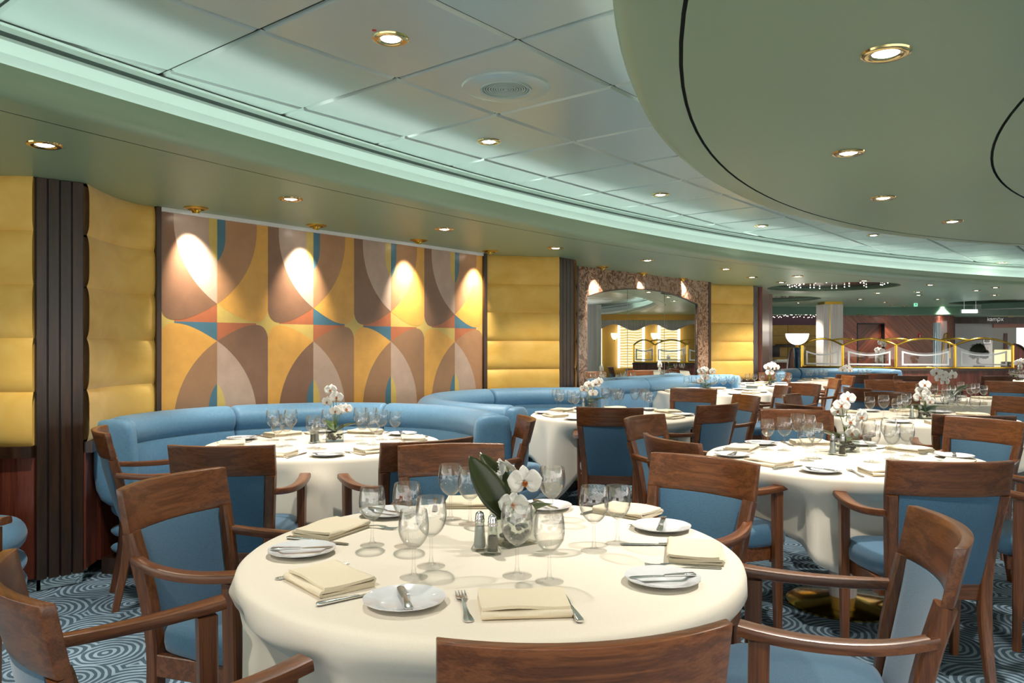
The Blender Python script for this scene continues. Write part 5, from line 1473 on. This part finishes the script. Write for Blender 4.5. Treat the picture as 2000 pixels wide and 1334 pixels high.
# right side of the far room
YR = 20.4
def fx(px): return Xat(px, YR)
bm = bm_new(); box(bm, fx(1850), fx(1859), YR-.15, YR+.1, 0, ZL); box(bm, fx(1850), fx(2090), YR-.05, YR+.1, Zat(632, YR), ZL); struct('wall_far_frame', bm, W_DARK)
bm = bm_new(); box(bm, fx(1859), fx(1943), YR+.1, YR+.2, 0, Zat(632, YR)); struct('wall_far_grey', bm, M_GREYW)
bm = bm_new(); box(bm, fx(1943), fx(2090), YR+.05, YR+.15, Zat(640, YR), Zat(632, YR)); struct('wall_far_lintel', bm, M_PINK)
YB = 23.5
def gx(px): return Xat(px, YB)
bm = bm_new(); box(bm, gx(1925), gx(1985), YB, YB+.1, 0, 2.0); struct('wall_corridor', bm, M_GREYW)
bm = bm_new(); box(bm, gx(1960), gx(1967), YB-.02, YB, 0, Zat(651, YB)); o = struct('door_2', bm, W_MAHOG)
bm = bm_new(); box(bm, gx(1978), gx(2110), YB+.4, YB+.5, 0.9, 2.0); struct('window_1', bm, E_DAY)
bm = bm_new()
for px in (1976, 1987.5, 2001): box(bm, gx(px), gx(px+.7), YB+.36, YB+.4, 0.5, 2.0)
struct('window_1_frame', bm, M_CHROME)
Yo = 21.5
bm = bm_new(); rbox(bm, Xat(1944, Yo), Xat(2010, Yo), Yo, Yo+.06, 0.6, Zat(683, Yo), .01); tag(obj('backlit_panel', bm, E_ONYX), 'glowing yellow backlit stone panel beyond the bonsai', 'light panel')
bm = bm_new(); box(bm, Xat(1950, Yo), Xat(1977, Yo), Yo-.4, Yo-.1, 0, Zat(706, Yo)); tag(obj('dark_console', bm, M_BLACK, None, False), 'dark low console in front of the glowing yellow panel', 'console')
# picture, fire sign, exit signs, lettering
t = thing('framed_picture', 'small framed picture on the pale grey far wall', 'picture', (fx(1931.5), YR+.1, Zat(665, YR)))
bm = bm_new(); box(bm, -.09, .09, -.02, 0, -.075, .075); obj('frame', bm, M_CHROME, t, False)
bm = bm_new(); box(bm, -.075, .075, -.024, -.02, -.06, .06); obj('image', bm, mat('grey_print', rgb(170, 160, 156), .6), t, False)
t = thing('fire_sign', 'small red fire sign on the mahogany wall', 'sign', (Xat(1796.5, YW), YW, Zat(656.5, YW)))
bm = bm_new(); box(bm, -.038, .038, -.015, 0, -.062, .062); obj('plate', bm, M_RED, t, False)
bm = bm_new(); box(bm, -.012, .004, -.018, -.015, -.03, .03); box(bm, -.018, .01, -.018, -.015, -.045, -.037); obj('pictogram', bm, M_WHITEP, t, False)
Ye = 15.9
t = thing('exit_sign', 'bright pale green lit sign hanging under the far right ceiling', 'sign', (Xat(1894.5, Ye), Ye, Zat(608, Ye)))
bm = bm_new(); rbox(bm, -.185, .185, -.03, .03, -.04, .04, .006); obj('housing', bm, M_PANE, t)
bm = bm_new(); rbox(bm, -.15, .14, -.034, .034, -.034, .034, .004); obj('lit_face', bm, E_EXIT, t)
bm = bm_new()
for x in (-.12, .12): sweep(bm, [(x, 0, .03), (x, 0, ZS-Zat(608, Ye))], circ(.006, 6), (0, 1, 0))
obj('hanger', bm, M_CHROME, t)
Y2 = 16.8
t = thing('exit_sign', 'small square green lit sign under the far ceiling', 'sign', (Xat(1788.5, Y2), Y2, Zat(595, Y2)))
bm = bm_new(); rbox(bm, -.036, .036, -.015, .015, -.04, .04, .004); obj('lit_face', bm, E_EXITG, t)
bm = bm_new(); box(bm, -.012, .004, -.018, -.015, -.02, .022); box(bm, -.02, .018, -.018, -.015, -.006, .002); obj('pictogram', bm, M_WHITEP, t, False)
bm = bm_new(); box(bm, -.02, .02, -.01, .01, .04, ZS-Zat(595, Y2)); obj('bracket', bm, M_CHROME, t, False)
fc = bpy.data.curves.new('lettering', 'FONT'); fc.body = 'kamρx'; fc.size = .155; fc.extrude = .005; fc.align_x = 'CENTER'; fc.align_y = 'CENTER'
fc.materials.append(M_CHROME)
ft = bpy.data.objects.new('t', fc); COL.objects.link(ft); bpy.context.view_layer.update()
fm = bpy.data.meshes.new_from_object(ft.evaluated_get(bpy.context.evaluated_depsgraph_get())); bpy.data.objects.remove(ft)
fo = bpy.data.objects.new('lettering', fm); COL.objects.link(fo); fo.location = (fx(1941), YR-.062, Zat(623.5, YR)); fo.rotation_euler = (PI/2, 0, 0)
tag(fo, 'small silver lettering on the dark lintel over the far corridor', 'lettering')
# pale glass screen with brass loop
Yg = 17.8
t = thing('glass_screen', 'tall pale blue glass screen with a slender brass loop', 'screen', (0, 0, 0))
bm = bm_new(); box(bm, Xat(1829, Yg), Xat(1850, Yg), Yg, Yg+.012, 0, Zat(624, Yg)); obj('pane', bm, M_PANE, t, False)
bm = bm_new()
wv = [V2(Xat(1831, Yg)+.01*i, Yg+.16+.02*math.sin(i*1.1)) for i in range(18)]
plan_sweep(bm, wv, [(0, .02), (0, Zat(630, Yg)), (.006, Zat(630, Yg)), (.006, .02)]); obj('curtain', bm, mat('pale_blue_voile', rgb(176, 198, 206), .7), t)
bm = bm_new(); sweep(bm, spline3([(Xat(1840, Yg), Yg-.03, Zat(718, Yg)), (Xat(1841, Yg), Yg-.03, Zat(690, Yg)), (Xat(1844, Yg), Yg-.03, Zat(662, Yg)), (Xat(1848, Yg), Yg-.03, Zat(651, Yg)), (Xat(1852, Yg), Yg-.03, Zat(662, Yg)), (Xat(1854, Yg), Yg-.03, Zat(688, Yg)), (Xat(1854, Yg), Yg-.03, Zat(700, Yg))]), circ(.014, 8), (0, 1, 0)); obj('brass_loop', bm, M_BRASS, t)
# bonsai on a plinth
Yt = 16.6; xt = Xat(1912, Yt)
t = thing('bonsai_tree', 'dark round-crowned bonsai tree behind the right-hand divider pane', 'tree', (xt, Yt, .80))
zb = 0.80
bm = bm_new(); sweep(bm, spline3([(.05, 0, 0), (.03, 0, .06), (-.03, 0, .12), (-.02, 0, .20), (0, 0, .30)]), circ(.028, 8), (0, 1, 0), True, [(1.2-.03*i, 1.2-.03*i) for i in range(len(spline3([(0, 0, 0)]*5)))]); obj('trunk', bm, M_BARK, t)
bm = bm_new(); r_ = random.Random(9)
for cxx, czz, rx, rz in ((-.02, .38, .19, .14), (.06, .31, .17, .10), (-.12, .27, .09, .08), (.12, .26, .09, .07), (0, .46, .11, .07)):
    for i in range(170):
        v = Vector((r_.gauss(0, 1), r_.gauss(0, 1), r_.gauss(0, 1))).normalized()*r_.uniform(.75, 1.05)
        p = Vector((cxx+v.x*rx, v.y*rx*.8, czz+v.z*rz)); u = Vector((r_.gauss(0, 1), r_.gauss(0, 1), r_.gauss(0, 1))).normalized(); w_ = u.orthogonal().normalized()
        s_ = r_.uniform(.012, .022)
        q = [bm.verts.new(p+u*s_), bm.verts.new(p+w_*s_*.6), bm.verts.new(p-u*s_), bm.verts.new(p-w_*s_*.6)]; bm.faces.new(q)
    bmesh.ops.create_icosphere(bm, subdivisions=2, radius=1, matrix=Matrix.Translation((cxx, 0, czz)) @ Matrix.Diagonal((rx*.85, rx*.65, rz*.85, 1)))
obj('foliage', bm, M_TREE, t, False)
bm = bm_new(); lathe(bm, [(0, 0), (.09, 0), (.12, .05), (.11, .05), (0, .035)], 20); obj('dish', bm, M_BLUEGLAZE, t)
bm = bm_new(); rbox(bm, xt-.2, xt+.2, Yt-.2, Yt+.2, 0, .80, .01); tag(obj('plinth', bm, W_MAHOG), 'wooden plinth carrying the bonsai behind the divider', 'plinth')
# tall flower vase behind the divider
Yv = 15.05; xv = Xat(1717, Yv)
bm = bm_new(); rbox(bm, xv-.15, xv+.15, Yv-.15, Yv+.15, 0, .86, .01); tag(obj('plinth', bm, W_MAHOG), 'wooden plinth under the tall flower vase behind the second divider bay', 'plinth')
t = thing('cylinder_vase', 'tall clear glass vase of white flowers behind the second divider bay', 'vase', (xv, Yv, .86))
bm = bm_new(); lathe(bm, [(0, 0), (.075, 0), (.075, .24), (.072, .24), (.072, .006), (0, .006)], 24); obj('glass_wall', bm, M_VASE, t)
orchid('white flowers in the tall clear vase behind the second divider bay', (xv, Yv, .90), [[(0, 0, 0), (.01, 0, .2), (.03, 0, .35), (.06, 0, .45)], [(0, 0, 0), (-.01, 0, .15), (-.02, 0, .27)]], [((.04, -.02, .44), (-.3, -.9, 0), 1.9), ((.08, 0, .40), (.4, -.9, 0), 1.9), ((-.02, -.02, .28), (0, -.9, .3), 2.2), ((.04, -.02, .27), (.3, -.9, 0), 1.9)], [(80, 30, .17, .05, .2, False), (70, 0, .15, .05, .3, False)])

# ------------------------------------------------------------------ far right side of the room, seen in the arched mirror
Vc = nk*(2*(k0.dot(nk)))
def MR(px, Y):
    d = V2((px-1000)/F, 1.0); r = d-nk*(2*d.dot(nk)); return Vc+r*Y
Ym = 23.0
def seg(px0, px1, z0, z1, th_, name, m_, parent=None, Y=Ym, kind=None, smooth=False):
    a, b = MR(px0, Y), MR(px1, Y); bm = bm_new(); wall_box(bm, a, b, th_, z0, z1)
    o = obj(name, bm, m_, parent, smooth)
    if kind: o['kind'] = kind
    return o
seg(1120, 1500, 0, ZS, -0.1, 'wall_right', M_QUILT, None, Ym, 'structure')
for i, (a, b) in enumerate(((1168, 1172), (1208, 1255), (1286, 1324), (1118, 1142))):
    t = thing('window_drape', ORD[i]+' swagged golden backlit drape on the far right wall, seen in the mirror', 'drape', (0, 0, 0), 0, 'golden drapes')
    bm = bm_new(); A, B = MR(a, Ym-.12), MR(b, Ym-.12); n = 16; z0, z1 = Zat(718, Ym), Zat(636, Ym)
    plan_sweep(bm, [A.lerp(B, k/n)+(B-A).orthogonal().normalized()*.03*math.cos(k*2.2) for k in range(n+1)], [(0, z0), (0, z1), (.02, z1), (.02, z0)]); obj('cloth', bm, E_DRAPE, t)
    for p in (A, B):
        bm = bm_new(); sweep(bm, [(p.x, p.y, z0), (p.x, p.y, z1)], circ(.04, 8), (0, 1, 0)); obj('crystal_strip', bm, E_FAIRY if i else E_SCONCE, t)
for i, (a, y) in enumerate(((1199, 656), (1277, 656))):
    p = MR(a, Ym-.2); t = thing('wall_sconce', ('left', 'right')[i]+' amber bowl wall sconce between golden drapes, seen in the mirror', 'wall lamp', (p.x, p.y, Zat(y, Ym)), 0, 'amber wall sconces')
    bm = bm_new(); lathe(bm, [(0, -.12)]+[(.11*math.sin(q), -.12+.2*(1-math.cos(q))) for q in [PI/2*k/8 for k in range(1, 9)]]+[(0, .075)], 20); obj('shade', bm, E_SCONCE, t)
    bm = bm_new(); lathe(bm, [(0, -.16), (.02, -.15), (.03, -.12), (0, -.11)], 12); obj('finial', bm, M_BRASS, t)
bm = bm_new(); n = 40
lo, hi = [], []
for k in range(n+1):
    p = MR(1165+200*k/n, Ym-.35); lo.append(bm.verts.new((p.x, p.y, Zat(640+6*math.cos(k/n*2*PI*2.6+.5), Ym)))); hi.append(bm.verts.new((p.x, p.y, Zat(626, Ym))))
for k in range(n): bm.faces.new((lo[k], lo[k+1], hi[k+1], hi[k]))
o = obj('pelmet', bm, M_PALE, None, True); md = o.modifiers.new('t', 'SOLIDIFY'); md.thickness = .04; tag(o, 'wavy pale pelmet over the golden drapes, seen in the mirror', 'pelmet')
p = MR(1158, 17.5); bm = bm_new(); lathe(bm, [(0, 0), (.17, 0), (.17, ZS), (0, ZS)], 32, (p.x, p.y, 0)); tag(obj('stone_column', bm, M_PALE), 'pale round stone column, seen at the left of the mirror', 'column')
nod3 = [MR(1236, 18.5), MR(1277, 18.3), MR(1341, 18.0), MR(1375, 18.0)]
divider([q for q in nod3[::-1]], 0.88, 1.285, 1.41, 1.185, 'brass and glass divider on the right side of the room, seen in the mirror')
